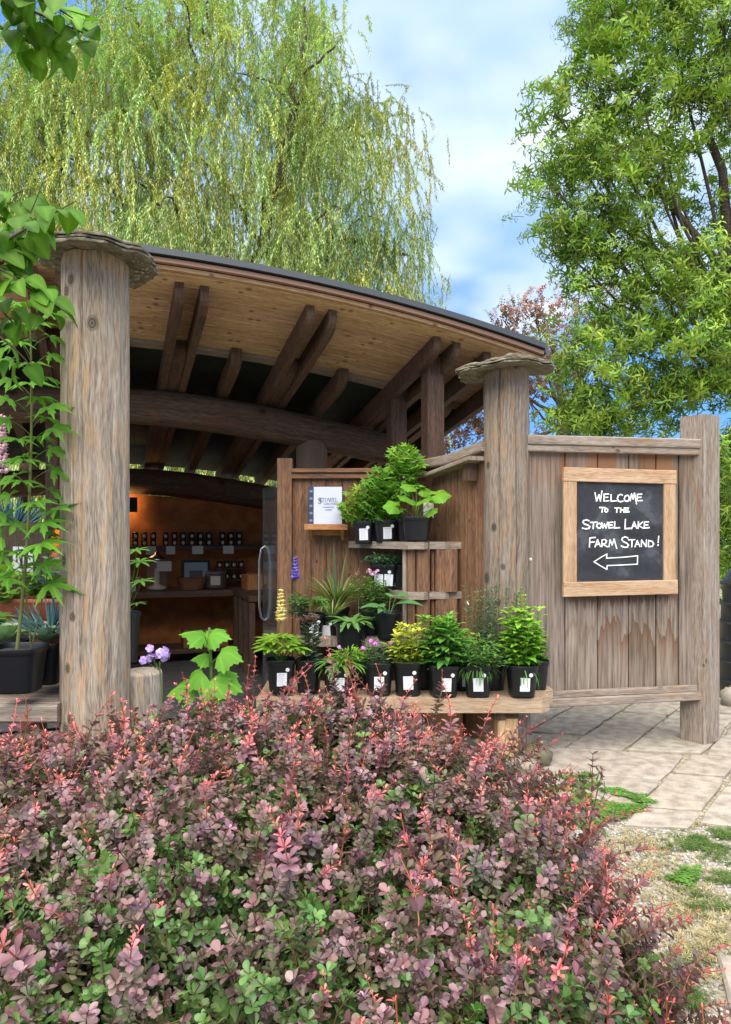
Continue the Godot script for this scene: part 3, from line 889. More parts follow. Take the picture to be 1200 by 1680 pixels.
# ---- the farm stand
func RP(s: float, t: float, off := 0.0) -> Vector3:
	return B0 + U * s + W * t + Vector3(0, -0.236 * s - 0.0374 * s * s + off, 0)
func stand() -> void:
	B0 = V(890, 567, 5.6)
	var o := thing("farm_stand", Vector3.ZERO, "open timber farm stand with a low arched roof and log beams", "building")
	var S0 := -6.5
	var ss := []
	for i in 33: ss.append(S0 * (1.0 - i / 32.0))
	var edge := func(t: float, off: float) -> Array:
		var r := []
		for s in ss: r.append(RP(s, t, off))
		return r
	var DT := 4.98
	# roof: metal sheet over a dark deck
	var m := MB.new()
	for i in ss.size() - 1:
		m.quad(RP(ss[i], -0.03), RP(ss[i + 1], -0.03), RP(ss[i + 1], DT), RP(ss[i], DT))
		m.quad(RP(ss[i], DT, -0.03), RP(ss[i + 1], DT, -0.03), RP(ss[i + 1], -0.03, -0.03), RP(ss[i], -0.03, -0.03))
	put("roof_sheet", m, M.metal, o)
	m = MB.new()
	for i in ss.size() - 1:
		m.quad(RP(ss[i], DT - 0.05, -0.055), RP(ss[i + 1], DT - 0.05, -0.055), RP(ss[i + 1], 0.03, -0.055), RP(ss[i], 0.03, -0.055))
		m.quad(RP(ss[i], 0.03, -0.034), RP(ss[i + 1], 0.03, -0.034), RP(ss[i + 1], DT - 0.05, -0.034), RP(ss[i], DT - 0.05, -0.034))
	put("roof_deck", m, M.deck, o)
	m = MB.new()
	m.sweep(edge.call(-0.035, -0.018), Vector3.UP, [Vector2(-0.022, -0.02), Vector2(0.018, -0.02), Vector2(0.018, 0.02), Vector2(-0.022, 0.02)])
	put("roof_edge", m, M.metal, o)
	m = MB.new(); m.col = Color(0.9, 0.86, 0.84)
	m.sweep(edge.call(-0.005, -0.058), Vector3.UP, [Vector2(-0.015, -0.02), Vector2(0.013, -0.02), Vector2(0.013, 0.02), Vector2(-0.015, 0.02)])
	put("drip_trim", m, M.trim, o)
	m = MB.new(); m.col = Color(0.9, 0.86, 0.8)
	m.sweep(edge.call(0.04, -0.083), Vector3.UP, [Vector2(-0.012, -0.024), Vector2(0.012, -0.024), Vector2(0.012, 0.024), Vector2(-0.012, 0.024)])
	put("fascia", m, M.soffit, o)
	# right eave edge
	m = MB.new()
	m.bar(RP(0.02, -0.03, -0.03), RP(0.02, DT, -0.03), Vector3.UP, 0.07, 0.03)
	put("eave_edge", m, M.metal, o)
	m = MB.new()
	m.bar(RP(-0.03, 0.05, -0.115), RP(-0.03, DT, -0.115), Vector3.UP, 0.1, 0.04)
	put("eave_board", m, M.dark, o)
	# soffit boards under the front overhang
	var t := 0.07
	for i in 8:
		var w := 0.132
		m = MB.new()
		m.uo = Vector2(i * 0.147, R(0, 5))
		var v := R(0.8, 1.12)
		m.col = Color(v, v * R(0.94, 1.02), v * R(0.9, 1.02))
		m.sweep(edge.call(t + w / 2, -0.085 + R(-0.001, 0.001)), W, [Vector2(-w / 2 + 0.007, -0.01), Vector2(w / 2 - 0.007, -0.01), Vector2(w / 2 - 0.002, -0.004), Vector2(w / 2 - 0.002, 0.01), Vector2(-w / 2 + 0.002, 0.01), Vector2(-w / 2 + 0.002, -0.004)])
		put("soffit_board", m, M.soffit, o)
		t += w
	m = MB.new(); m.col = Color(0.95, 0.95, 0.95)
	m.sweep(edge.call(t + 0.06, -0.092), W, [Vector2(-0.055, -0.018), Vector2(0.055, -0.018), Vector2(0.055, 0.018), Vector2(-0.055, 0.018)])
	put("soffit_trim", m, M.grey, o)
	# rafters: pairs that reach the front, shorter ones between
	var rafter := func(s: float, t0: float, w: float, h: float, called: String):
		var top := RP(s, 0.0, -0.097)
		var sl := W.normalized()
		var up := (Vector3.UP - sl * sl.y).normalized()
		var c := 0.2
		var poly := PackedVector2Array([Vector2(t0, 0.0)])
		for q in 7:
			var a := PI * 0.5 * q / 6.0
			poly.append(Vector2(t0 + c * (1.0 - cos(a)), -0.045 - (h - 0.045) * sin(a)))
		poly.append(Vector2(DT - 0.15, -h)); poly.append(Vector2(DT - 0.15, 0.0))
		var mm := MB.new()
		mm.uo = Vector2(R(0, 9), R(0, 9))
		var v := R(0.88, 1.12)
		mm.col = Color(v, v * 0.97, v * 0.95)
		mm.prism(poly, top, sl, up, w)
		put(called, mm, M.dark, o)
	for c in [-0.72, -1.69, -2.58, -3.47, -4.35, -5.2]:
		rafter.call(c - 0.082, 0.16, 0.058, 0.145, "rafter")
		rafter.call(c + 0.082, 0.16, 0.058, 0.145, "rafter")
		rafter.call(c, 1.05, 0.1, 0.135, "middle_rafter")
		rafter.call(c + 0.44, 1.05, 0.085, 0.135, "short_rafter")
	rafter.call(-0.38, 0.16, 0.058, 0.145, "rafter")
	rafter.call(-0.1, 0.16, 0.058, 0.145, "rafter")
	# log beams
	var beam := func(tt: float, r: float, s0: float, s1: float, off: float):
		var path := []; var sc := []; var sec := []
		for i in 29:
			var s := lerpf(s0, s1, i / 28.0)
			path.append(RP(s, tt, off) + Vector3(0, 0.02 * sin(s * 1.7), 0))
			sc.append(1.0 + 0.03 * sin(s * 2.3))
		for j in 22:
			var q := Vector2.from_angle(TAU * j / 22)
			sec.append(Vector2(signf(q.x) * pow(absf(q.x), 0.8), signf(q.y) * pow(absf(q.y), 0.8)) * r)
		var mm := MB.new()
		mm.col = Color(0.64, 0.56, 0.48)
		mm.sweep(path, Vector3.UP, sec, sc, true)
		put("log_beam", mm, M.log, o)
	beam.call(1.82, 0.15, -6.2, -0.42, -0.40)
	beam.call(4.3, 0.15, -6.2, -0.42, -0.44)
	# posts
	var post := func(px: float, d: float, w: float, top: float):
		var q := V(px, HZ, d)
		var mm := MB.new()
		mm.uo = Vector2(R(0, 9), R(0, 9))
		mm.bar(Vector3(q.x, 0, q.z), Vector3(q.x, top, q.z), U, w, w, 0.006)
		put("post", mm, M.dark, o)
	post.call(710, 5.8, 0.14, 2.84); post.call(651, 6.42, 0.138, 2.74)
	post.call(86, 6.2, 0.1, 2.85); post.call(40, 9.0, 0.1, 2.4)
	var q := RP(-1.32, 1.82, -0.56)
	m = MB.new()
	m.tube([Vector3(q.x, 0, q.z), q + Vector3(0, 0.06, 0)], 0.15, 0.145, 20, true)
	put("log_post", m, M.log, o)
	# store room: floor, walls
	m = MB.new()
	m.quad(RP(-6.3, 1.2) * Vector3(1, 0, 1), RP(-0.2, 1.2) * Vector3(1, 0, 1), RP(-0.2, 5.0) * Vector3(1, 0, 1), RP(-6.3, 5.0) * Vector3(1, 0, 1))
	put("floor", m, M.concrete, o, Vector3(0, 0.004, 0))
	var wall := func(sa: float, ta: float, sb: float, tb: float, ya: float, yb: float, mt: Material, called: String):
		var a := RP(sa, ta); var b := RP(sb, tb)
		a.y = 0; b.y = 0
		var dirw := (b - a).normalized()
		var mm := MB.new()
		mm.prism(PackedVector2Array([Vector2(0, 0.005), Vector2(a.distance_to(b), 0.005), Vector2(a.distance_to(b), yb), Vector2(0, ya)]), a, dirw, Vector3.UP, 0.14)
		put(called, mm, mt, o)
	wall.call(-3.5, 4.42, -1.1, 4.42, 1.96, 1.8, M.plaster, "back_wall")
	wall.call(-3.43, 4.33, -3.43, 2.0, 1.96, 2.3, M.plaster, "left_wall")
	wall.call(-1.15, 2.0, -1.15, 4.33, 2.2, 1.78, M.plaster, "right_wall")
	# glass door, standing open, with its long handle
	var hinge := V(459, HZ, 5.82); var free := V(433, HZ, 6.62)
	hinge.y = 0; free.y = 0
	var dd := (free - hinge).normalized()
	var gd := Node3D.new()
	gd.name = "glass_door"
	o.add_child(gd)
	m = MB.new()
	m.bar(hinge + dd * 0.42 + Vector3(0, 0.02, 0), hinge + dd * 0.42 + Vector3(0, 1.86, 0), dd, 0.84, 0.01, 0.001)
	put("pane", m, M.glass, gd)
	m = MB.new(); m.col = Color(0.05, 0.05, 0.05)
	m.bar(free + Vector3(0, 0.02, 0), free + Vector3(0, 1.86, 0), dd, 0.02, 0.016, 0.002)
	put("door_edge", m, M.paint, gd)
	var nrm := dd.cross(Vector3.UP)
	for sd in [-1.0, 1.0]:
		var hp := []
		for i in 9: hp.append(free - dd * 0.07 + nrm * sd * 0.05 * sin(PI * 0.5 * minf(i, 8 - i) / 2.0 if mini(i, 8 - i) < 2 else PI * 0.5) + Vector3(0, lerpf(0.72, 1.32, clampf((i - 1) / 6.0, 0, 1)) + (-0.03 if i == 0 else (0.03 if i == 8 else 0.0)), 0))
		m = MB.new()
		m.tube(hp, 0.011, 0.011, 8)
		put("handle", m, M.steel, gd)
	interior()
func interior() -> void:
	# everything against the back wall, in the stand's own frame
	var at := func(s: float, t: float, y: float) -> Vector3:
		var q := RP(s, t)
		return Vector3(q.x, y, q.z)
	var back := Vector3(W.x, 0, W.z).normalized()
	var turn := atan2(-U.z, U.x)
	# counter
	var c := thing("counter", at.call(-2.3, 3.9, 0), "dark wooden counter along the orange back wall", "counter")
	var m := MB.new(); m.col = Color(2.4, 1.9, 1.5)
	m.bar(-U * 1.15 + Vector3(0, 0.78, 0), U * 1.1 + Vector3(0, 0.78, 0), back, 0.6, 0.07)
	put("counter_top", m, M.dark, c)
	m = MB.new()
	m.bar(-U * 1.15 + Vector3(0, 0.14, 0), U * 1.1 + Vector3(0, 0.14, 0), back, 0.5, 0.05)
	put("low_shelf", m, M.dark, c)
	for s in [-0.72, 1.0]:
		m = MB.new()
		m.bar(U * s - back * 0.24 + Vector3(0, 0, 0), U * s - back * 0.24 + Vector3(0, 0.745, 0), U, 0.1, 0.08)
		put("leg", m, M.dark, c)
	c = thing("side_counter", at.call(-1.52, 3.2, 0), "dark panelled counter along the right wall inside the stand", "counter")
	m = MB.new(); m.col = Color(2.0, 1.6, 1.3)
	m.bar(-back * 0.62 + Vector3(0, 0.8, 0), back * 0.4 + Vector3(0, 0.8, 0), U, 0.5, 0.06)
	put("counter_top", m, M.dark, c)
	for k in 4:
		m = MB.new(); m.uo = Vector2(k, k)
		m.bar(-back * 0.6 + back * 0.3 * k - U * 0.22, -back * 0.6 + back * 0.3 * k - U * 0.22 + Vector3(0, 0.76, 0), back, 0.09, 0.06)
		put("upright", m, M.dark, c)
	m = MB.new()
	m.bar(-back * 0.6 - U * 0.19 + Vector3(0, 0.4, 0), back * 0.35 - U * 0.19 + Vector3(0, 0.4, 0), Vector3.UP, 0.7, 0.02)
	put("panel", m, M.dark, c)
	# jam shelf with stacked jars
	var y0 := 1.275
	c = thing("jar_shelf", at.call(-2.3, 4.22, y0), "long wooden shelf on the back wall that holds jam jars", "shelf")
	m = MB.new(); m.col = Color(2.4, 1.8, 1.4)
	m.bar(-U * 1.1, U * 1.05, back, 0.2, 0.06)
	put("shelf_board", m, M.dark, c)
	for k in 5:
		m = MB.new(); m.col = Color(0.62, 0.62, 0.5)
		var s: float = [-0.79, -0.33, -0.11, 0.2, 0.56][k]
		m.bar(U * s - back * 0.104 + Vector3(0, -0.07, 0), U * s - back * 0.104 + Vector3(0, 0.025, 0), U, R(0.1, 0.13), 0.002, 0.0005)
		put("price_card", m, M.paint, c)
	var jar := thing("jam_jar", Vector3.ZERO, "x", "jar", "jam jars on the long back shelf")
	m = MB.new(); m.col = Color(0.035, 0.02, 0.02)
	m.lathe(Vector3.ZERO, [Vector2(0, 0.001), Vector2(0.033, 0.001), Vector2(0.036, 0.006), Vector2(0.036, 0.055), Vector2(0.031, 0.062), Vector2(0, 0.062)], 14)
	put("glass", m, M.shiny, jar)
	m = MB.new(); m.col = Color(0.03, 0.03, 0.035)
	m.lathe(Vector3.ZERO, [Vector2(0, 0.0625), Vector2(0.035, 0.0625), Vector2(0.035, 0.078), Vector2(0, 0.079)], 14)
	put("lid", m, M.shiny, jar)
	m = MB.new(); m.col = Color(0.62, 0.55, 0.38)
	m.ball(Vector3(-0.0, 0.032, 0.0355), Vector3(0.02, 0.022, 0.002), 10)
	put("paper_label", m, M.paint, jar)
	var groups := [[-1.02, 4, "left"], [-0.5, 3, "second"], [-0.16, 3, "middle"], [0.14, 3, "fourth"], [0.5, 3, "right"]]
	var first := true
	for g in groups:
		for r in 2:
			for k in g[1]:
				var p: Vector3 = at.call(-2.3 + g[0] + k * 0.1, 4.2, y0 + 0.031 + r * 0.0795)
				var lab := "%s dark jam jar in the %s row of the %s stack on the long shelf" % [["leftmost", "second", "third", "fourth"][k] if g[1] == 4 else ["left", "middle", "right"][k], "upper" if r else "lower", g[2]]
				if first:
					jar.position = p; jar.rotation.y = turn; jar.set_meta("label", lab); first = false
				else: duo("jam_jar", jar, lab, p, turn)
	for k in 8:
		duo("jam_jar", jar, "%s dark jar in the %s row of the little stack at the counter's right end" % [["leftmost", "second", "third", "fourth"][k % 4], "lower" if k < 4 else "upper"], at.call(-1.84 + (k % 4) * 0.085, 4.15, 0.9 + 0.14 * int(k / 4)), turn)
	c = thing("small_riser", at.call(-1.71, 4.15, 0.816), "narrow dark two tier riser under the little jar stack", "riser")
	m = MB.new(); m.bar(-U * 0.18 + Vector3(0, 0.07, 0), U * 0.18 + Vector3(0, 0.07, 0), back, 0.1, 0.02); put("step", m, M.dark, c)
	m = MB.new(); m.bar(-U * 0.18 + Vector3(0, 0.213, 0), U * 0.18 + Vector3(0, 0.213, 0), back, 0.1, 0.016); put("step", m, M.dark, c)
	for s in [-0.17, 0.17]:
		m = MB.new(); m.bar(U * s, U * s + Vector3(0, 0.21, 0), U, 0.012, 0.09); put("side", m, M.dark, c)
	# on the counter
	var cy := 0.816
	c = thing("drink_dispenser", at.call(-2.58, 3.85, cy), "tall clear glass dispenser with a steel lid and a handwritten card", "dispenser", "", turn)
	m = MB.new()
	m.lathe(Vector3.ZERO, [Vector2(0.0, 0.004), Vector2(0.1, 0.004), Vector2(0.12, 0.02), Vector2(0.12, 0.3), Vector2(0.1, 0.34)], 20)
	put("glass", m, M.glass, c)
	m = MB.new()
	m.lathe(Vector3.ZERO, [Vector2(0.102, 0.34), Vector2(0.1, 0.37), Vector2(0.03, 0.4), Vector2(0.02, 0.43), Vector2(0, 0.44)], 20)
	put("lid", m, M.steel, c)
	m = MB.new(); m.col = Color(0.5, 0.45, 0.35)
	m.lathe(Vector3.ZERO, [Vector2(0.1, 0.008), Vector2(0.11, 0.03), Vector2(0.03, 0.06), Vector2(0.03, 0.24), Vector2(0, 0.24)], 16)
	put("dried_filling", m, M.paint, c)
	m = MB.new(); m.col = Color(0.45, 0.42, 0.36)
	m.box(Vector3(0.07, 0.27, 0.125), Vector3(0.16, 0.11, 0.002))
	put("card", m, M.paint, c)
	c = thing("wicker_basket", at.call(-2.2, 3.82, cy), "brown wicker basket on the counter before the framed print", "basket", "", turn)
	m = MB.new(); m.col = lin(120, 76, 46)
	for k in 7: m.lathe(Vector3(0, k * 0.018, 0), [Vector2(0.13 + k * 0.006, 0.002), Vector2(0.141 + k * 0.006, 0.01), Vector2(0.13 + k * 0.006, 0.018)], 24, 3.0)
	m.lathe(Vector3.ZERO, [Vector2(0.0, 0.003), Vector2(0.13, 0.003)], 24, 3.0)
	put("weave", m, M.paint, c)
	c = thing("framed_print", at.call(-2.12, 4.1, cy), "dark framed print with a wide pale mat leaning on the back wall", "picture", "", turn)
	c.rotation.x = -0.1
	m = MB.new(); m.col = Color(0.02, 0.02, 0.025); m.box(Vector3(0, 0.16, 0), Vector3(0.33, 0.32, 0.02)); put("frame", m, M.paint, c)
	m = MB.new(); m.col = lin(150, 160, 164); m.box(Vector3(0, 0.16, 0.0115), Vector3(0.27, 0.26, 0.004)); put("mat_board", m, M.paint, c)
	m = MB.new(); m.col = lin(92, 96, 90); m.box(Vector3(0, 0.14, 0.0145), Vector3(0.15, 0.11, 0.003)); put("print", m, M.paint, c)
	c = thing("storage_jar", at.call(-1.93, 3.82, cy), "squat glass jar of dark pods with a paper label", "jar", "", turn)
	m = MB.new(); m.col = Color(0.09, 0.06, 0.07)
	m.lathe(Vector3.ZERO, [Vector2(0, 0.003), Vector2(0.12, 0.003), Vector2(0.13, 0.02), Vector2(0.13, 0.15), Vector2(0.11, 0.17), Vector2(0, 0.17)], 20)
	put("glass", m, M.shiny, c)
	m = MB.new(); m.col = Color(0.12, 0.12, 0.14); m.lathe(Vector3.ZERO, [Vector2(0.112, 0.17), Vector2(0.115, 0.2), Vector2(0, 0.205)], 20); put("lid", m, M.shiny, c)
	m = MB.new(); m.col = Color(0.48, 0.46, 0.38); m.box(Vector3(-0.02, 0.1, 0.132), Vector3(0.11, 0.1, 0.003)); put("paper_label", m, M.paint, c)
	var jn := 0
	for s in [-2.98, -2.88, -2.78]:
		c = thing("preserve_jar", at.call(s, 3.8, cy), "red preserve jar with a pale lid, %s of three on the counter by the column" % ["left", "middle", "right"][jn], "jar", "preserve jars")
		jn += 1
		m = MB.new(); m.col = Color(0.16, 0.04, 0.03); m.lathe(Vector3.ZERO, [Vector2(0, 0.002), Vector2(0.042, 0.002), Vector2(0.044, 0.1), Vector2(0.03, 0.125), Vector2(0, 0.125)], 14); put("glass", m, M.shiny, c)
		m = MB.new(); m.col = Color(0.4, 0.36, 0.28); m.lathe(Vector3.ZERO, [Vector2(0.036, 0.125), Vector2(0.036, 0.15), Vector2(0, 0.152)], 14); put("lid", m, M.paint, c)
	c = thing("counter_card", at.call(-2.86, 3.7, cy), "small pale card standing before the preserve jars", "card", "", turn)
	m = MB.new(); m.col = Color(0.5, 0.48, 0.4); m.box(Vector3(0, 0.05, 0), Vector3(0.1, 0.1, 0.002)); put("paper", m, M.paint, c)
	c = thing("wooden_crate", at.call(-1.5, 3.45, 0.832), "shallow wooden crate on the side counter behind the door handle", "crate", "", turn)
	for k in 4:
		m = MB.new(); m.uo = Vector2(k, k)
		var a: float = k * PI / 2
		m.box(Vector3(cos(a) * 0.16, 0.08, sin(a) * 0.16), Vector3(0.02 if k % 2 == 0 else 0.34, 0.16, 0.34 if k % 2 == 0 else 0.02))
		put("side", m, M.honey, c)
	c = thing("cardboard_box", at.call(-2.05, 3.85, 0.166), "brown box with a pale label on the low shelf under the counter", "box", "", turn)
	m = MB.new(); m.col = lin(140, 96, 60); m.box(Vector3(0, 0.1, 0), Vector3(0.5, 0.2, 0.3)); put("carton", m, M.paint, c)
	m = MB.new(); m.col = Color(0.4, 0.4, 0.36); m.box(Vector3(0.02, 0.1, 0.152), Vector3(0.2, 0.13, 0.003)); put("paper_label", m, M.paint, c)
	c = thing("light_switch", at.call(-3.02, 4.33, 1.06), "pale switch plate on the orange wall under the jar shelf", "switch", "", turn)
	m = MB.new(); m.col = Color(0.4, 0.42, 0.42); m.box(Vector3(0, 0, 0), Vector3(0.09, 0.14, 0.012)); put("plate", m, M.paint, c)
	m = MB.new(); m.col = Color(0.25, 0.26, 0.26); m.box(Vector3(0, 0, 0.008), Vector3(0.03, 0.06, 0.008)); put("rocker", m, M.paint, c)
	# wall sconce that shines up and down
	var sp: Vector3 = at.call(-2.93, 4.2, 1.78)
	c = thing("wall_sconce", sp, "black box wall sconce that shines up and down on the orange wall", "wall lamp", "", turn)
	m = MB.new(); m.col = Color(0.012, 0.012, 0.014)
	for q in [[Vector3(0, 0, 0.075), Vector3(0.3, 0.17, 0.01)], [Vector3(-0.145, 0, 0), Vector3(0.01, 0.17, 0.14)], [Vector3(0.145, 0, 0), Vector3(0.01, 0.17, 0.14)]]:
		var mm := MB.new(); mm.col = m.col
		mm.box(q[0], q[1]); put("shade_side", mm, M.paint, c)
	var gm := mat(Color(1, 0.7, 0.35), 0.5)
	gm.emission_enabled = true; gm.emission = Color(1.0, 0.72, 0.4); gm.emission_energy_multiplier = 1.5
	m = MB.new(); m.box(Vector3(0, 0, 0), Vector3(0.2, 0.03, 0.06)); put("bulb", m, gm, c)
	var lp := OmniLight3D.new()
	lp.name = "sconce_glow"
	lp.light_energy = 0.045; lp.light_color = Color(1.0, 0.82, 0.58); lp.light_size = 0.04; lp.omni_range = 8; lp.omni_attenuation = 2; lp.shadow_enabled = true
	c.add_child(lp)

# ---- benches and plant stands
func furniture() -> void:
	# bench of pale planks on the right
	var o := thing("plank_bench", V(660, HZ, 4.85) * Vector3(1, 0, 1), "pale thick plank bench that carries the front row of pots", "bench")
	var h := 0.445
	var pl := [[-0.92, 0.86, 0.16, 0.02], [-0.92, 0.93, -0.03, 0.0], [-0.92, 0.90, -0.21, 0.0]]
	for k in 3:
		var m := MB.new(); m.uo = Vector2(R(0, 9), R(0, 9)); var v := R(0.92, 1.02); m.col = Color(v * 0.8, v * 0.8, v * 0.82)
		var q: Array = pl[k]
		var z: float = q[2]
		m.prism(PackedVector2Array([Vector2(q[0], -z - 0.088), Vector2(q[1], -z - 0.088), Vector2(q[1] + 0.06, -z - 0.03), Vector2(q[1] + 0.06, -z + 0.088), Vector2(q[0], -z + 0.088)]), Vector3(0, h - 0.045, 0), Vector3(1, 0, 0), Vector3(0, 0, -1), 0.09)
		put("top_plank", m, M.fresh, o)
	for q in [[0.66, 0.12], [0.7, -0.18], [-0.75, 0.12], [-0.75, -0.18]]:
		var m := MB.new(); m.uo = Vector2(R(0, 9), R(0, 9)); m.col = Color(0.92, 0.86, 0.74)
		m.box(Vector3(q[0], 0.15, q[1]), Vector3(0.13, 0.3, 0.12), 0.05, 0.012)
		put("leg", m, M.fresh, o)
	for x in [0.61, -0.75]:
		var m := MB.new(); m.col = Color(1.5, 1.1, 0.8)
		m.bar(Vector3(x, 0.325, 0.19), Vector3(x, 0.325, -0.26), Vector3(1, 0, 0), 0.07, 0.06, 0.005)
		put("cross_bar", m, M.dark, o)
	var m := MB.new(); m.col = Color(1.0, 0.82, 0.62)
	m.bar(Vector3(0.32, 0.0, -0.34), Vector3(0.32, 0.35, -0.34), Vector3(1, 0, 0), 0.24, 0.1, 0.02)
	put("log_support", m, M.fresh, o)
	var st := thing("rubble_stone", V(880, 1250, 4.75) * Vector3(1, 0, 1), "mossy rounded stone at the foot of the bench", "stone")
	m = MB.new(); m.col = Color(0.42, 0.42, 0.3); m.ball(Vector3(0, 0.04, 0), Vector3(0.1, 0.085, 0.09), 14, 0.16); put("boulder", m, M.stone, st)
	st = thing("flat_stone", V(855, 1250, 4.6) * Vector3(1, 0, 1), "flat grey stone beside the bench leg", "stone")
	m = MB.new(); m.col = Color(0.8, 0.76, 0.7); m.ball(Vector3(0, 0.03, 0), Vector3(0.12, 0.05, 0.09), 12, 0.1); put("boulder", m, M.stone, st)
	# the middle tier: short planks, ends to the front
	o = thing("plank_step", Vector3(-0.05, 0, -5.32), "grey plank step behind the front row of pots", "plant stand")
	for k in 6:
		m = MB.new(); m.uo = Vector2(R(0, 9), R(0, 9)); var v := R(0.9, 1.1); m.col = Color(v, v, v)
		m.bar(Vector3(-0.36 + k * 0.16, 0.735, 0.3 + R(-0.04, 0.04)), Vector3(-0.36 + k * 0.16, 0.735, -0.3), Vector3(1, 0, 0), 0.15, 0.06, 0.012)
		put("plank", m, M.grey, o)
	for x in [-0.34, 0.4]:
		m = MB.new(); m.box(Vector3(x, 0.35, 0.1), Vector3(0.09, 0.7, 0.09)); put("leg", m, M.dark, o)
		m = MB.new(); m.box(Vector3(x, 0.35, -0.24), Vector3(0.09, 0.7, 0.09)); put("leg", m, M.dark, o)
	m = MB.new(); m.bar(Vector3(-0.42, 0.67, 0.1), Vector3(0.5, 0.67, 0.1), Vector3.UP, 0.07, 0.05); put("bearer", m, M.dark, o)
	# the corner stand: two decks of three planks over upright staves
	o = thing("corner_plant_stand", Vector3(0.4, 0, -5.3), "weathered two deck plant stand fitted into the fence corner", "plant stand")
	var e := Vector3(-0.66, 0, -0.75)
	var sd := Vector3(0.75, 0, -0.66)
	for dk in 2:
		var y: float = [1.385, 1.035][dk]
		for k in 3:
			var tip: Vector3 = [V(683, HZ, 5.12), V(718, HZ, 5.17), V(748, HZ, 5.22)][k] - o.position
			tip.y = y
			m = MB.new(); m.uo = Vector2(R(0, 9), R(0, 9)); var v := R(0.95, 1.15); m.col = Color(v, v, v)
			var w := 0.17
			var len2: float = [0.66, 0.6, 0.4][k] if dk == 0 else [0.34, 0.4, 0.38][k]
			if k == 0:      # the long plank whose left edge runs back to the binder fence
				var far: Vector2 = Vector2(-0.48, 0.47) if dk == 0 else Vector2(-0.2, 0.22)
				m.prism(PackedVector2Array([Vector2(-w / 2 + 0.03, 0), Vector2(w / 2 - 0.03, 0), Vector2(w / 2, 0.03), Vector2(w / 2 - 0.1, 0.5), Vector2(far.x, far.y + 0.03), far, Vector2(-w / 2, 0.03)]), tip, Vector3(1, 0, 0), Vector3(0, 0, -1), 0.05)
			else:
				m.prism(PackedVector2Array([Vector2(-w / 2 + 0.03, 0), Vector2(w / 2 - 0.03, 0), Vector2(w / 2, 0.03), Vector2(w / 2 - 0.1, len2), Vector2(-w / 2 - 0.1, len2), Vector2(-w / 2, 0.03)]), tip, Vector3(1, 0, 0), Vector3(0, 0, -1), 0.05)
			put("deck_plank", m, M.grey, o)
	for dk in 2:
		var y0: float = [1.06, 0.0][dk]; var y1: float = [1.36, 1.01][dk]
		var xs := [[668, 682, 5.2], [683, 706, 5.19], [707, 714, 5.23], [714, 751, 5.2]]
		for q in xs:
			var a := V(q[0], HZ, q[2]) - o.position; var b := V(q[1], HZ, q[2]) - o.position
			m = MB.new(); m.uo = Vector2(R(0, 9), R(0, 9)); var v := R(0.85, 1.1); m.col = Color(v, v, v)
			var c := (a + b) / 2
			m.bar(Vector3(c.x, y0, c.z), Vector3(c.x, y1, c.z), Vector3(1, 0, 0), absf(b.x - a.x) - 0.004, 0.05, 0.008)
			put("stave", m, M.warm, o)
		m = MB.new()
		m.bar(V(664, HZ, 5.24) * Vector3(1, 0, 1) - o.position * Vector3(1, 0, 1) + Vector3(0, y0, 0), V(664, HZ, 5.24) * Vector3(1, 0, 1) - o.position * Vector3(1, 0, 1) + Vector3(0, y1, 0), Vector3(0, 0, 1), 0.09, 0.03)
		put("stave", m, M.grey, o)
	# slatted table on the left
	o = thing("slatted_table", Vector3(-1.75, 0, -3.62), "silvery slatted table on the left with the tall plant", "table")
	var ty := 0.7
	m = MB.new(); m.col = Color(1.25, 1.27, 1.28)
	m.bar(Vector3(-0.9, ty - 0.04, 0.24), Vector3(0.35, ty - 0.04, 0.24), Vector3.UP, 0.085, 0.05, 0.01)
	put("front_rail", m, M.grey, o)
	for k in 6:
		m = MB.new(); m.uo = Vector2(R(0, 9), R(0, 9)); m.col = Color(1.25, 1.27, 1.28)
		m.bar(Vector3(-0.9, ty - 0.012, 0.17 - k * 0.085), Vector3(0.32 + R(-0.02, 0.02), ty - 0.012, 0.17 - k * 0.085), Vector3(0, 0, 1), 0.07, 0.025, 0.005)
		put("slat", m, M.grey, o)
	for q in [[0.2, 0.15], [0.2, -0.25], [-0.8, 0.15], [-0.8, -0.25]]:
		m = MB.new(); m.box(Vector3(q[0], ty / 2 - 0.03, q[1]), Vector3(0.08, ty - 0.04, 0.08)); put("leg", m, M.grey, o)
	o = thing("back_shelf", Vector3(-1.95, 0, -4.25), "weathered shelf of two planks behind the slatted table", "shelf")
	for k in 2:
		m = MB.new(); m.uo = Vector2(R(0, 9), R(0, 9)); m.col = Color(1.1, 1.1, 1.1)
		m.bar(Vector3(-0.9, 0.96, 0.08 - k * 0.17), Vector3(0.42, 0.96, 0.08 - k * 0.17), Vector3(0, 0, 1), 0.16, 0.05, 0.006)
		put("plank", m, M.grey, o)
	for x in [-0.8, 0.35]:
		m = MB.new(); m.box(Vector3(x, 0.465, 0), Vector3(0.1, 0.93, 0.2)); put("leg", m, M.dark, o)
	# cut log stump right of the left column
	o = thing("log_stump", V(236, HZ, 3.62) * Vector3(1, 0, 1), "sawn pale log stump beside the left column", "stump")
	m = MB.new()
	m.lathe(Vector3.ZERO, [Vector2(0.092, 0), Vector2(0.089, 0.79), Vector2(0.083, 0.81), Vector2(0, 0.814)], 24)
	m.col = Color(1.1, 1.08, 1.02)
	put("log", m, M.column, o)
	# composter at the right edge
	o = thing("compost_bin", V(1242, HZ, 6.6) * Vector3(1, 0, 1), "black ribbed plastic compost bin behind the fence post", "compost bin")
	m = MB.new(); m.col = Color(0.025, 0.028, 0.032)
	var pr := []
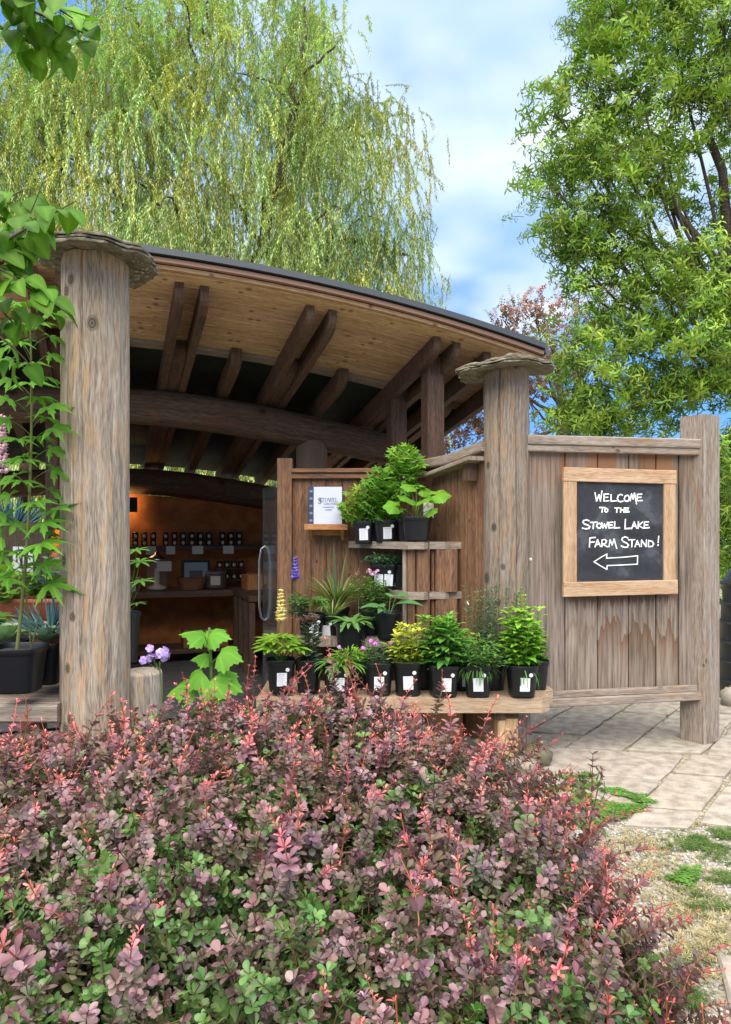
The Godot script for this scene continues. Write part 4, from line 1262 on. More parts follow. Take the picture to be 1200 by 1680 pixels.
	for k in 6:
		pr.append(Vector2(0.34 - k * 0.012, 0.17 * k)); pr.append(Vector2(0.34 - k * 0.012, 0.17 * k + 0.14)); pr.append(Vector2(0.352 - k * 0.012, 0.17 * k + 0.15)); pr.append(Vector2(0.352 - k * 0.012, 0.17 * k + 0.165))
	pr.append(Vector2(0.22, 1.14)); pr.append(Vector2(0.05, 1.2)); pr.append(Vector2(0.05, 1.28)); pr.append(Vector2(0, 1.285))
	m.lathe(Vector3.ZERO, pr, 28)
	put("ribbed_body", m, M.shiny, o)
	o = thing("pale_boulder", V(1200, 1140, 6.3) * Vector3(1, 0, 1), "pale rounded boulder beside the compost bin", "stone")
	m = MB.new(); m.col = Color(1.05, 1.02, 0.98); m.ball(Vector3(0, 0.06, 0), Vector3(0.09, 0.1, 0.09), 12, 0.12); put("boulder", m, M.stone, o)

# ---- potted plants
var pots := {}
func pot(o: Node3D, w: float, h: float, sq := 4.0, tag := 1, lip := true) -> void:
	var key := "%f %f %f" % [w, h, sq]
	if not pots.has(key):
		var m := MB.new()
		var r := w / 2
		m.lathe(Vector3.ZERO, [Vector2(0, 0.002), Vector2(r * 0.76, 0.002), Vector2(r * 0.78, 0.01), Vector2(r * 0.94, h - 0.03), Vector2(r * 1.0, h - 0.028), Vector2(r * 1.02, h - 0.003), Vector2(r * 0.99, h), Vector2(r * 0.95, h - 0.002), Vector2(r * 0.92, h - 0.03)], 32, sq)
		var s := MB.new(); s.col = Color(0.045, 0.035, 0.028)
		s.lathe(Vector3.ZERO, [Vector2(r * 0.93, h - 0.025), Vector2(r * 0.5, h - 0.018), Vector2(0, h - 0.015)], 20, sq)
		pots[key] = [m.mesh(), s.mesh()]
	put("pot", pots[key][0], M.pot, o)
	put("potting_soil", pots[key][1], M.twig, o)
	var tilt := atan2(w * 0.08, h)
	for i in tag:
		var q := Vector3(0.012 - i * 0.07 + (0.02 if tag > 1 else -0.012), h * 0.42, w * 0.43)
		var p := put("plant_tag", tag_mesh(), M.tag, o, q + Vector3(0, 0, 0.003))
		p.rotation = Vector3(tilt, 0, R(-0.05, 0.05))
	if tag:
		var d := put("round_sticker", dot_mesh(), M.white, o, Vector3(w * 0.19, h * 0.72, w * 0.467 + 0.002))
		d.rotation = Vector3(PI / 2 + tilt, 0, 0)
var shared := {}
func tag_mesh() -> Mesh:
	if not shared.has("tag"):
		var m := MB.new()
		m.quad(Vector3(-0.031, -0.042, 0), Vector3(0.031, -0.042, 0), Vector3(0.031, 0.042, 0), Vector3(-0.031, 0.042, 0), Vector2(0, 1), Vector2(1, 1), Vector2(1, 0), Vector2(0, 0))
		m.quad(Vector3(0.031, -0.042, -0.001), Vector3(-0.031, -0.042, -0.001), Vector3(-0.031, 0.042, -0.001), Vector3(0.031, 0.042, -0.001))
		shared.tag = m.mesh()
	return shared.tag
func dot_mesh() -> Mesh:
	if not shared.has("dot"):
		var m := MB.new()
		m.lathe(Vector3.ZERO, [Vector2(0.0125, -0.001), Vector2(0.0125, 0.001), Vector2(0, 0.001)], 16)
		shared.dot = m.mesh()
	return shared.dot
func potted(called: String, px: float, py: float, d: float, w: float, h: float, label: String, sq := 4.0, tag := 1, turn := 0.0) -> Node3D:
	var o := thing(called, V(px, py, d), label, "potted plant", "", turn)
	pot(o, w, h, sq, tag)
	return o
func palm_leaf(m: MB, base: Vector3, dir: Vector3, nrm: Vector3, L: float, k: int, w: float) -> void:
	nrm = (nrm - dir * nrm.dot(dir)).normalized()
	var side := dir.cross(nrm)
	for i in k:
		var a := (float(i) / (k - 1) - 0.5) * TAU * 0.86
		var dd := (dir * cos(a) + side * sin(a) + nrm * 0.25).normalized()
		m.leaf(base, dd, nrm, L * (1.0 - 0.25 * absf(a) / PI) * R(0.9, 1.1), w, 0, 0.5, 0.35, 4)
func lupine(o: Node3D, h: float, n: int, L: float, reach: float, c: Color, k := 8) -> void:
	n = int(n * 1.5)
	L *= 1.15
	for i in n:
		var a := TAU * i / n * 1.62 + R(-0.3, 0.3)
		var f := R(0.35, 1.0)
		var tip := Vector3(cos(a) * reach * f, h + L * 0.2 + reach * 0.9 * (1.25 - f) + R(0, 0.04), sin(a) * reach * f)
		var m := MB.new()
		m.col = vary(c, 0.15) * 0.9
		m.tube(curve(Vector3(cos(a) * 0.015, h - 0.02, sin(a) * 0.015), tip, Vector3(0, 0.02, 0), 5), 0.0022, 0.0016, 5)
		m.col = vary(c, 0.2)
		palm_leaf(m, tip, Vector3(cos(a), 0.1, sin(a)), Vector3(cos(a) * 0.25, 1, 0.25 + sin(a) * 0.25), L, k, L * 0.24)
		put("leaf", m, M.leaf, o)
func spike(o: Node3D, base: Vector3, h0: float, h1: float, c: Color, c2: Color, r: float, stem: Color, lean := 0.0) -> void:
	var m := MB.new()
	m.col = stem
	var top := base + Vector3(lean, h1, 0)
	m.tube([base, base.lerp(top, 0.5), top], 0.004, 0.002, 6)
	put("flower_stem", m, M.leaf, o)
	m = MB.new()
	var rows := int((h1 - h0) / 0.021)
	for i in rows:
		var f := float(i) / rows
		var y := lerpf(h0, h1, f)
		var k := 7 if f < 0.7 else 5
		for j in k:
			var a := TAU * j / k + i * 0.7 + R(-0.3, 0.3)
			var rr := r * (1.05 - f * 0.75) * R(0.75, 1.1)
			m.col = vary(c.lerp(c2, 1.0 - f if j % 3 == 0 else f * 0.4), 0.15)
			var q := base + Vector3(lean * y / h1, y, 0) + Vector3(cos(a) * rr, R(-0.003, 0.003), sin(a) * rr) + Vector3(0, R(-0.006, 0.006), 0)
			m.ball(q, Vector3(0.0115, 0.0115, 0.0115) * (1.15 - f * 0.5), 6)
			m.leaf(q, Vector3(cos(a), 0.7, sin(a)), Vector3(-cos(a), 1, -sin(a)), 0.022 * (1.1 - f * 0.5), 0.017, 4, 0.6, 0.4, 2)
	put("flower_spike", m, M.petal, o)
func stems(o: Node3D, h: float, n: int, tall: float, L: float, w: float, c: Color, tipc: Color, spread: float, kind := 0, pairs := 9, droop := 0.5, called := "foliage") -> void:
	var m := MB.new()
	n = int(n * 1.8)
	L *= 1.5; w *= 1.55; spread *= 1.2; pairs = int(pairs * 0.68)
	for i in n:
		var a := TAU * i / n + R(-0.5, 0.5)
		var r0 := R(0.1, 1.05)
		var p0 := Vector3(cos(a), 0, sin(a)) * spread * 0.35 * r0 + Vector3(0, h - 0.02, 0)
		var p1 := Vector3(cos(a) * spread * r0, h + tall * R(0.72, 1.0), sin(a) * spread * r0)
		m.col = c.lerp(Color(0.2, 0.16, 0.08), 0.3)
		var cv := curve(p0, p1, Vector3(cos(a), 0, sin(a)) * spread * 0.1, 6, 0.004)
		m.tube(cv, 0.003, 0.0015, 5)
		for j in pairs + 1:
			var f := 0.12 + 0.88 * float(j) / pairs
			var q: Vector3 = cv[int(f * 6)] if f >= 1.0 else cv[int(f * 6)].lerp(cv[int(f * 6) + 1], fposmod(f * 6, 1.0))
			var k := 2 if j < pairs else 5
			for s in k:
				var b := j * 1.57 + TAU * s / k + R(-0.7, 0.7)
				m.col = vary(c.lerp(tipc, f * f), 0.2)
				var sz := (1.0 - 0.45 * f * f) * R(0.75, 1.1)
				m.leaf(q, Vector3(cos(b), R(0.0, 0.6) + 0.6 * f * f, sin(b)), Vector3(-cos(b) * 0.35, 1, -sin(b) * 0.35 + 0.15), L * sz, w * sz, kind, droop * R(0.5, 1.8), R(0.1, 0.45), 4)
	put(called, m, M.leaf, o, Vector3.ZERO, "stuff")
func straps(o: Node3D, h: float, n: int, L: float, w: float, c: Color, c2: Color, up := 1.0, bend := 1.2, called := "foliage") -> void:
	var m := MB.new()
	n = int(n * 1.3); w *= 1.25; L *= 1.12
	for i in n:
		var a := TAU * i * 0.618 + R(-0.2, 0.2)
		m.col = vary(c if i % 3 else c2, 0.2)
		var l := L * R(0.6, 1.0)
		m.leaf(Vector3(cos(a), 0, sin(a)) * 0.02 + Vector3(0, h - 0.02, 0), Vector3(cos(a), up * R(0.6, 1.5), sin(a)), Vector3(-cos(a), 0.8, -sin(a)), l, w, 3, bend * R(0.6, 1.2), 0.3, 6)
	put(called, m, M.leaf, o, Vector3.ZERO, "stuff")
func bushy(o: Node3D, ce: Vector3, rad: Vector3, n: int, L: float, w: float, c: Color, c2: Color, kind := 0, lob := 0, called := "foliage") -> void:
	var m := MB.new()
	if n > 50: n = int(n * 1.35); rad *= 1.12; L *= 1.12; w *= 1.15
	for i in n:
		var d := Vector3(rng.randfn(), rng.randfn(), rng.randfn()).normalized()
		var rr := pow(rng.randf(), 0.45)
		var q := ce + d * rad * rr
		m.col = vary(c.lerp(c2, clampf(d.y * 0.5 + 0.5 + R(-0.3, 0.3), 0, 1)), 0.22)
		if i % 5 == 0:
			var k := m.col; m.col = k.lerp(Color(0.15, 0.13, 0.06), 0.4)
			m.tube(curve(Vector3(ce.x * 0.5, ce.y - rad.y, ce.z * 0.5), q, Vector3(0, 0.01, 0), 3), 0.0018, 0.001, 4); m.col = k
		var out := Vector3(d.x, 0.15 + 0.5 * rng.randf(), d.z) + rv(0.3)
		if lob: m.lobed(q, out, Vector3(-d.x * 0.4, 1, -d.z * 0.4 + 0.7), L * R(0.8, 1.3), lob, 0.62, 2.3, 0.3, 0.08)
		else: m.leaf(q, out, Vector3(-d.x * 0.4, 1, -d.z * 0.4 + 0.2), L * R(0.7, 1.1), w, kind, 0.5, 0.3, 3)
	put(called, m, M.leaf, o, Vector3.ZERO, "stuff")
func blooms(o: Node3D, at: Vector3, n: int, rad: float, c: Color, c2: Color, size: float, stem_from := Vector3.INF, petals := 5) -> void:
	var m := MB.new()
	for i in n:
		var d := Vector3(rng.randfn(), rng.randfn() * 0.7 + 0.3, rng.randfn() + 0.4).normalized()
		var q := at + d * rad * R(0.7, 1.0)
		var x := d.cross(Vector3.UP).normalized(); var y := x.cross(d)
		for j in petals:
			var a := TAU * j / petals
			m.col = vary(c.lerp(c2, rng.randf()), 0.08)
			m.leaf(q, x * cos(a) + y * sin(a) + d * 0.15, d, size, size * 0.95, 1, 0.2, 0.1, 3)
	put("flower_head", m, M.petal, o)
	if stem_from != Vector3.INF:
		var s := MB.new(); s.col = Color(0.12, 0.18, 0.06)
		s.tube(curve(stem_from, at, Vector3.ZERO, 3), 0.002, 0.0015, 5)
		put("flower_stem", s, M.leaf, o)
func hosta(o: Node3D, h: float, specs: Array, c: Color, kind := 2) -> void:
	for s in specs:      # [azimuth, rise, reach, length, width]
		var a: float = s[0]
		var tip := Vector3(cos(a) * s[2], h + s[1], sin(a) * s[2])
		var m := MB.new()
		m.col = vary(c, 0.1)
		m.tube(curve(Vector3(cos(a) * 0.015, h - 0.02, sin(a) * 0.015), tip, Vector3(0, 0.015, 0), 4), 0.0035, 0.0025, 6)
		m.col = vary(c, 0.15)
		m.leaf(tip, Vector3(cos(a), 0.35, sin(a)), Vector3(-cos(a) * 0.5, 1, -sin(a) * 0.5 + 0.35), s[3], s[4], kind, 0.7, 0.22, 8)
		put("leaf", m, M.leaf, o)
func rosette(o: Node3D, at: Vector3, r: float, c: Color, tip: Color, called := "rosette") -> void:
	var m := MB.new()
	for ring in 4:
		var k := 8
		for j in k:
			var a := TAU * (j + 0.5 * (ring % 2)) / k
			m.col = vary(c, 0.1)
			m.leaf(at + Vector3(0, ring * 0.008, 0), Vector3(cos(a), 0.25 + ring * 0.45, sin(a)), Vector3(-cos(a), 1.2, -sin(a)), r * (1.0 - ring * 0.2), r * 0.5 * (1.0 - ring * 0.15), 1, -0.3, 0.35, 5, tip)
	put(called, m, M.matte, o)
func chalksticks(o: Node3D, at: Vector3, rad: float, L: float, n: int, c: Color) -> void:
	var m := MB.new()
	for i in n:
		var d := Vector3(rng.randfn(), absf(rng.randfn()) * 0.9 + 0.35, rng.randfn()).normalized()
		m.col = vary(c, 0.15)
		var b := at + Vector3(d.x, 0, d.z) * rad * R(0, 0.8)
		var sc := []; var path := []
		for k in 5:
			path.append(b + d * L * k / 4.0 + Vector3(0, 0.02 * pow(k / 4.0, 2), 0))
			sc.append([0.6, 1.0, 1.05, 0.8, 0.1][k] * 0.0062)
		var sec := []
		for k in 6: sec.append(Vector2.from_angle(TAU * k / 6))
		m.sweep(path, Vector3(0.3, 0.2, 0.9), sec, sc, true)
	put("fleshy_leaves", m, M.matte, o, Vector3.ZERO, "stuff")
func plants() -> void:
	var lime := Color(0.21, 0.38, 0.04); var green := Color(0.08, 0.2, 0.035); var mid := Color(0.13, 0.28, 0.05); var blue := Color(0.09, 0.18, 0.11)
	var yel := Color(0.34, 0.38, 0.05)
	# front row on the bench, from the left
	var o := potted("potted_lupine", 461, 1133, 4.72, 0.185, 0.205, "black pot of bright green lupine with one pale yellow flower spike", 4.0, 1, 0.2)
	lupine(o, 0.2, 15, 0.085, 0.13, lime)
	spike(o, Vector3(0, 0.19, 0), 0.27, 0.47, Color(0.85, 0.72, 0.22), Color(0.88, 0.78, 0.34), 0.022, lime)
	o = potted("potted_sedum", 507, 1133, 4.74, 0.165, 0.205, "black pot of grey green sedum with dusky brown flower heads", 4.0, 0, -0.2)
	stems(o, 0.2, 4, 0.27, 0.05, 0.03, Color(0.10, 0.16, 0.09), Color(0.16, 0.15, 0.12), 0.06, 1, 11, 0.3)
	for q in [[0.03, 0.47, 0.02], [-0.03, 0.455, 0.0]]: bushy(o, Vector3(q[0], q[1], q[2]), Vector3(0.04, 0.022, 0.04), 90, 0.012, 0.008, Color(0.16, 0.09, 0.08), Color(0.2, 0.12, 0.1), 4, 0, "flower_head")
	o = potted("potted_wallflower", 556, 1140, 4.7, 0.21, 0.2, "black pot with arching narrow green leaves, front row beside the dusky sedum", 4.0, 1, 0.1)
	straps(o, 0.2, 60, 0.19, 0.022, mid, Color(0.13, 0.27, 0.06), 1.0, 1.7)
	bushy(o, Vector3(0.06, 0.24, 0), Vector3(0.09, 0.05, 0.07), 160, 0.04, 0.007, mid, lime)
	blooms(o, Vector3(0.0, 0.31, 0.03), 4, 0.012, Color(0.6, 0.3, 0.7), Color(0.7, 0.5, 0.75), 0.011, Vector3(0, 0.2, 0.02))
	o = potted("potted_pinks", 622, 1140, 4.72, 0.19, 0.215, "black pot with small magenta pinks, front row left of the yellow leaved plant", 2.6, 1, 0.0)
	stems(o, 0.21, 9, 0.12, 0.04, 0.007, Color(0.10, 0.18, 0.10), Color(0.14, 0.22, 0.12), 0.09, 3, 8, 0.4)
	for q in [[-0.05, 0.345, 0.02], [-0.02, 0.33, 0.04], [0.075, 0.33, 0.03], [-0.1, 0.3, 0.03]]: blooms(o, Vector3(q[0], q[1], q[2]), 5, 0.014, Color(0.6, 0.12, 0.55), Color(0.72, 0.3, 0.7), 0.013, Vector3(q[0] * 0.3, 0.2, 0))
	o = potted("potted_yellow_shrub", 670, 1139, 4.72, 0.2, 0.215, "black pot of yellow green variegated shrub in the front row", 2.6, 1, -0.05)
	stems(o, 0.2, 9, 0.24, 0.06, 0.024, Color(0.3, 0.4, 0.05), Color(0.5, 0.52, 0.08), 0.11, 0, 7, 0.5)
	bushy(o, Vector3(0.0, 0.29, 0.01), Vector3(0.11, 0.1, 0.09), 110, 0.055, 0.024, Color(0.26, 0.36, 0.05), Color(0.46, 0.5, 0.08), 0, 0, "side_leaves")
	o = potted("potted_phlox", 727, 1141, 4.68, 0.2, 0.2, "black pot of tall dense mid green leafy phlox right of the yellow leaved plant", 4.0, 1, 0.15)
	stems(o, 0.19, 10, 0.32, 0.075, 0.028, Color(0.09, 0.25, 0.045), Color(0.16, 0.38, 0.06), 0.11, 0, 13, 0.55)
	bushy(o, Vector3(0.02, 0.3, 0.01), Vector3(0.12, 0.13, 0.1), 130, 0.075, 0.032, Color(0.08, 0.22, 0.04), Color(0.15, 0.36, 0.06), 0, 0, "side_leaves")
	o = potted("potted_trailing_plant", 784, 1141, 4.68, 0.185, 0.2, "black pot of thin leaved trailing greenery spilling over its rim", 4.0, 1, -0.1)
	stems(o, 0.19, 16, 0.15, 0.035, 0.008, Color(0.08, 0.2, 0.05), Color(0.12, 0.28, 0.07), 0.15, 0, 12, 0.4)
	straps(o, 0.2, 70, 0.16, 0.007, Color(0.1, 0.24, 0.06), Color(0.14, 0.3, 0.08), 0.6, 2.4)
	bushy(o, Vector3(0.02, 0.26, 0.02), Vector3(0.15, 0.1, 0.12), 220, 0.05, 0.009, Color(0.09, 0.22, 0.05), Color(0.14, 0.3, 0.08), 0, 0, "side_leaves")
	o = potted("potted_gaura", 808, 1131, 4.88, 0.17, 0.18, "pot of wiry grey green stems with tiny white flowers against the column", 4.0, 0)
	stems(o, 0.17, 14, 0.52, 0.045, 0.010, Color(0.1, 0.18, 0.09), Color(0.13, 0.22, 0.1), 0.16, 0, 22, 0.4)
	blooms(o, Vector3(-0.17, 0.57, 0.03), 2, 0.006, Color(0.8, 0.8, 0.8), Color(0.75, 0.75, 0.78), 0.014, Vector3(-0.02, 0.2, 0))
	blooms(o, Vector3(0.24, 0.86, 0.05), 2, 0.006, Color(0.8, 0.8, 0.8), Color(0.75, 0.75, 0.78), 0.012, Vector3(0.04, 0.2, 0))
	o = potted("potted_mint", 856, 1141, 4.66, 0.19, 0.2, "black pot of tall bright green leafy herb at the bench's right end", 4.0, 1, 0.05)
	stems(o, 0.19, 8, 0.36, 0.062, 0.04, Color(0.14, 0.34, 0.035), Color(0.26, 0.48, 0.055), 0.1, 2, 11, 0.6)
	bushy(o, Vector3(0, 0.33, 0), Vector3(0.11, 0.16, 0.1), 170, 0.055, 0.036, Color(0.13, 0.33, 0.03), Color(0.26, 0.48, 0.05), 2, 0, "side_leaves")
	stems(o, 0.3, 2, 0.36, 0.03, 0.016, Color(0.2, 0.4, 0.05), Color(0.3, 0.48, 0.08), 0.03, 2, 20, 0.3, "flower_shoots")
	straps(o, 0.2, 16, 0.2, 0.008, Color(0.1, 0.24, 0.06), Color(0.14, 0.3, 0.08), 0.3, 2.8, "trailing_shoots")
	o = potted("potted_herb", 764, 1131, 4.86, 0.17, 0.18, "half hidden black pot with a pale tag behind the phlox", 4.0, 1)
	stems(o, 0.17, 7, 0.2, 0.05, 0.03, mid, lime, 0.1, 2, 7)
	o = potted("potted_herb", 878, 1131, 4.9, 0.17, 0.2, "half hidden black pot of small leaves right behind the tall herb", 4.0, 0)
	stems(o, 0.19, 7, 0.18, 0.05, 0.026, green, mid, 0.1, 0, 7)
	o = potted("potted_seedling", 692, 1128, 4.9, 0.17, 0.19, "black pot barely seen between the yellow shrub and the phlox", 4.0, 0)
	stems(o, 0.18, 6, 0.12, 0.06, 0.03, mid, lime, 0.08, 0, 6)
	o = potted("potted_seedling", 590, 1128, 4.92, 0.17, 0.19, "black pot in shade between the arching leaves and the pinks", 4.0, 0)
	stems(o, 0.18, 5, 0.08, 0.05, 0.02, mid, mid, 0.06, 0, 5)
	# middle tier
	o = potted("potted_lupine", 511, 1050, 5.12, 0.17, 0.185, "black pot of lupine with one tall violet blue flower spike", 4.0, 1, 0.3)
	lupine(o, 0.18, 9, 0.06, 0.1, Color(0.1, 0.24, 0.05))
	spike(o, Vector3(-0.12, 0.16, 0.04), 0.28, 0.43, Color(0.14, 0.09, 0.5), Color(0.36, 0.32, 0.7), 0.019, Color(0.12, 0.16, 0.1))
	bushy(o, Vector3(-0.1, 0.24, 0.03), Vector3(0.06, 0.08, 0.05), 120, 0.03, 0.02, Color(0.13, 0.2, 0.13), Color(0.1, 0.24, 0.06), 4)
	o = potted("potted_hosta", 544, 1052, 5.18, 0.18, 0.185, "square black pot with its pale tag hanging at its left, middle tier", 4.0, 1, -0.4)
	straps(o, 0.18, 30, 0.2, 0.012, Color(0.2, 0.28, 0.08), Color(0.4, 0.42, 0.2), 2.0, 0.8)
	o = potted("potted_foxglove", 576, 1071, 5.0, 0.22, 0.21, "wide black pot of broad pale green leaves in the middle tier", 2.6, 0)
	straps(o, 0.21, 46, 0.16, 0.034, Color(0.12, 0.26, 0.07), Color(0.16, 0.32, 0.1), 0.9, 1.5)
	o = potted("potted_variegated_grass", 552, 1040, 5.42, 0.2, 0.2, "pot of cream striped grassy leaves before the binder fence", 3.0, 0)
	straps(o, 0.2, 110, 0.34, 0.009, Color(0.16, 0.24, 0.06), Color(0.42, 0.42, 0.2), 2.4, 0.9)
	straps(o, 0.2, 4, 0.5, 0.022, Color(0.14, 0.24, 0.12), Color(0.16, 0.26, 0.13), 6.0, 0.15, "tall_blades")
	o = potted("potted_carnation", 612, 1046, 5.3, 0.2, 0.2, "pot of fine leaved plant with pale pink flower clusters under the shelf", 3.0, 0)
	stems(o, 0.19, 16, 0.24, 0.04, 0.011, Color(0.09, 0.2, 0.05), Color(0.16, 0.3, 0.07), 0.15, 0, 12, 0.3)
	bushy(o, Vector3(0, 0.32, 0), Vector3(0.14, 0.1, 0.12), 260, 0.034, 0.009, Color(0.09, 0.2, 0.05), Color(0.17, 0.3, 0.07))
	for q in [[-0.03, 0.475, 0.05], [0.0, 0.46, 0.06], [0.03, 0.47, 0.03]]: blooms(o, Vector3(q[0], q[1], q[2]), 9, 0.022, Color(0.62, 0.3, 0.52), Color(0.75, 0.5, 0.66), 0.011, Vector3(0, 0.3, 0))
	blooms(o, Vector3(-0.11, 0.46, 0.03), 8, 0.02, Color(0.28, 0.14, 0.12), Color(0.36, 0.22, 0.18), 0.009, Vector3(-0.03, 0.3, 0))
	o = potted("potted_hosta", 637, 1048, 5.02, 0.19, 0.185, "round black pot of broad smooth blue green leaves in the middle tier", 2.2, 0)
	hosta(o, 0.18, [[-1.2, 0.1, 0.05, 0.13, 0.1], [0.5, 0.06, 0.06, 0.2, 0.085], [2.6, 0.04, 0.05, 0.17, 0.07], [1.9, 0.02, 0.08, 0.13, 0.065], [0.2, 0.11, 0.06, 0.1, 0.08], [-2.2, 0.03, 0.05, 0.12, 0.07], [3.4, 0.03, 0.07, 0.14, 0.06]], Color(0.11, 0.26, 0.09))
	o = potted("potted_seedling", 603, 1060, 5.16, 0.18, 0.2, "dark pot in the shade between the two broad leaved pots", 4.0, 0)
	straps(o, 0.2, 18, 0.1, 0.02, mid, mid)
	# under the upper deck
	o = potted("potted_sedge", 630, 969, 5.38, 0.2, 0.195, "black pot with two pale tags and low blue green foliage under the upper deck", 4.0, 2)
	bushy(o, Vector3(0, 0.22, 0.03), Vector3(0.13, 0.04, 0.1), 220, 0.03, 0.014, Color(0.06, 0.14, 0.07), Color(0.11, 0.22, 0.12), 4)
	o = potted("empty_pot", 655, 969, 5.42, 0.18, 0.195, "plain black square pot in the shade beside the two tagged pot", 4.0, 0)
	# upper deck
	o = potted("potted_geranium", 597, 892, 5.42, 0.155, 0.165, "left black pot on the upper deck with cut yellow green leaves", 4.0, 1)
	bushy(o, Vector3(-0.03, 0.28, 0), Vector3(0.14, 0.14, 0.1), 85, 0.042, 0, Color(0.12, 0.28, 0.03), Color(0.26, 0.42, 0.05), 0, 5)
	o = potted("potted_geranium", 632, 890, 5.38, 0.18, 0.165, "second black pot on the upper deck with tall finely cut green leaves", 4.0, 1, 0.2)
	bushy(o, Vector3(-0.01, 0.33, 0), Vector3(0.15, 0.2, 0.12), 230, 0.04, 0, Color(0.08, 0.22, 0.03), Color(0.17, 0.36, 0.05), 0, 5)
	blooms(o, Vector3(0.11, 0.47, 0.06), 6, 0.03, Color(0.5, 0.3, 0.36), Color(0.6, 0.45, 0.5), 0.009, Vector3(0, 0.3, 0))
	o = potted("potted_columbine", 668, 889, 5.4, 0.18, 0.165, "grey black pot with tall bright cut foliage at the back of the upper deck", 4.0, 0)
	bushy(o, Vector3(-0.02, 0.54, -0.03), Vector3(0.12, 0.15, 0.1), 130, 0.042, 0, Color(0.12, 0.3, 0.03), Color(0.22, 0.42, 0.05), 0, 5)
	o = potted("potted_hollyhock", 684, 888, 5.2, 0.215, 0.175, "black pot of big rounded lime green leaves with a white care tag", 4.0, 0)
	for q in [[0.2, 0.16, 0.14, 0.14], [1.2, 0.12, 0.09, 0.12], [2.2, 0.13, 0.1, 0.13], [3.0, 0.08, 0.16, 0.11], [-0.6, 0.2, 0.05, 0.13], [-1.6, 0.23, 0.04, 0.12], [0.9, 0.04, 0.13, 0.09], [2.8, 0.22, 0.05, 0.1]]:
		var m := MB.new()
		var a: float = q[0]
		var tip := Vector3(cos(a) * q[2], 0.165 + q[1], sin(a) * q[2])
		m.col = vary(Color(0.2, 0.36, 0.06), 0.1)
		m.tube(curve(Vector3(0, 0.15, 0), tip, Vector3(0, 0.02, 0), 5), 0.003, 0.002, 6)
		m.col = vary(Color(0.14, 0.33, 0.03), 0.2)
		m.lobed(tip, Vector3(cos(a), 0.1, sin(a)), Vector3(cos(a) * 0.25, 0.75, R(0.5, 1.0)), q[3] * 0.74, 5, 0.2, 2.7, 0.35, 0.03)
		put("leaf", m, M.leaf, o)
	var m2 := MB.new(); m2.col = Color(0.7, 0.72, 0.6)
	m2.box(Vector3(0.085, 0.23, -0.02), Vector3(0.075, 0.13, 0.002), -0.4)
	put("care_tag", m2, M.paint, o)
	m2 = MB.new(); m2.col = Color(0.6, 0.45, 0.05)
	m2.ball(Vector3(0.087, 0.25, -0.018), Vector3(0.014, 0.014, 0.001), 8)
	put("printed_flower", m2, M.paint, o)
	# by the left column
	o = potted("potted_lupine", 205, 1086, 3.85, 0.16, 0.26, "tall grey black pot with a palm shaped leaf, right of the left column", 2.2, 0)
	for q in [[0.2, 0.16, 0.1, 0.09], [-0.3, 0.26, 0.08, 0.09], [0.1, 0.32, 0.07, 0.08], [0.5, 0.05, 0.1, 0.06]]:
		var m := MB.new(); m.col = vary(mid, 0.1)
		var a: float = q[0]
		var tip := Vector3(cos(a) * q[2], 0.26 + q[1], sin(a) * q[2] + 0.02)
		m.tube(curve(Vector3(0, 0.24, 0), tip, Vector3(0.01, 0.01, 0), 4), 0.002, 0.0015, 5)
		m.col = vary(Color(0.14, 0.32, 0.06), 0.1)
		palm_leaf(m, tip, Vector3(cos(a), 0.05, sin(a)), Vector3(0.2, 1, 0.3), q[3], 7, q[3] * 0.22)
		put("leaf", m, M.leaf, o)
	left_plants()
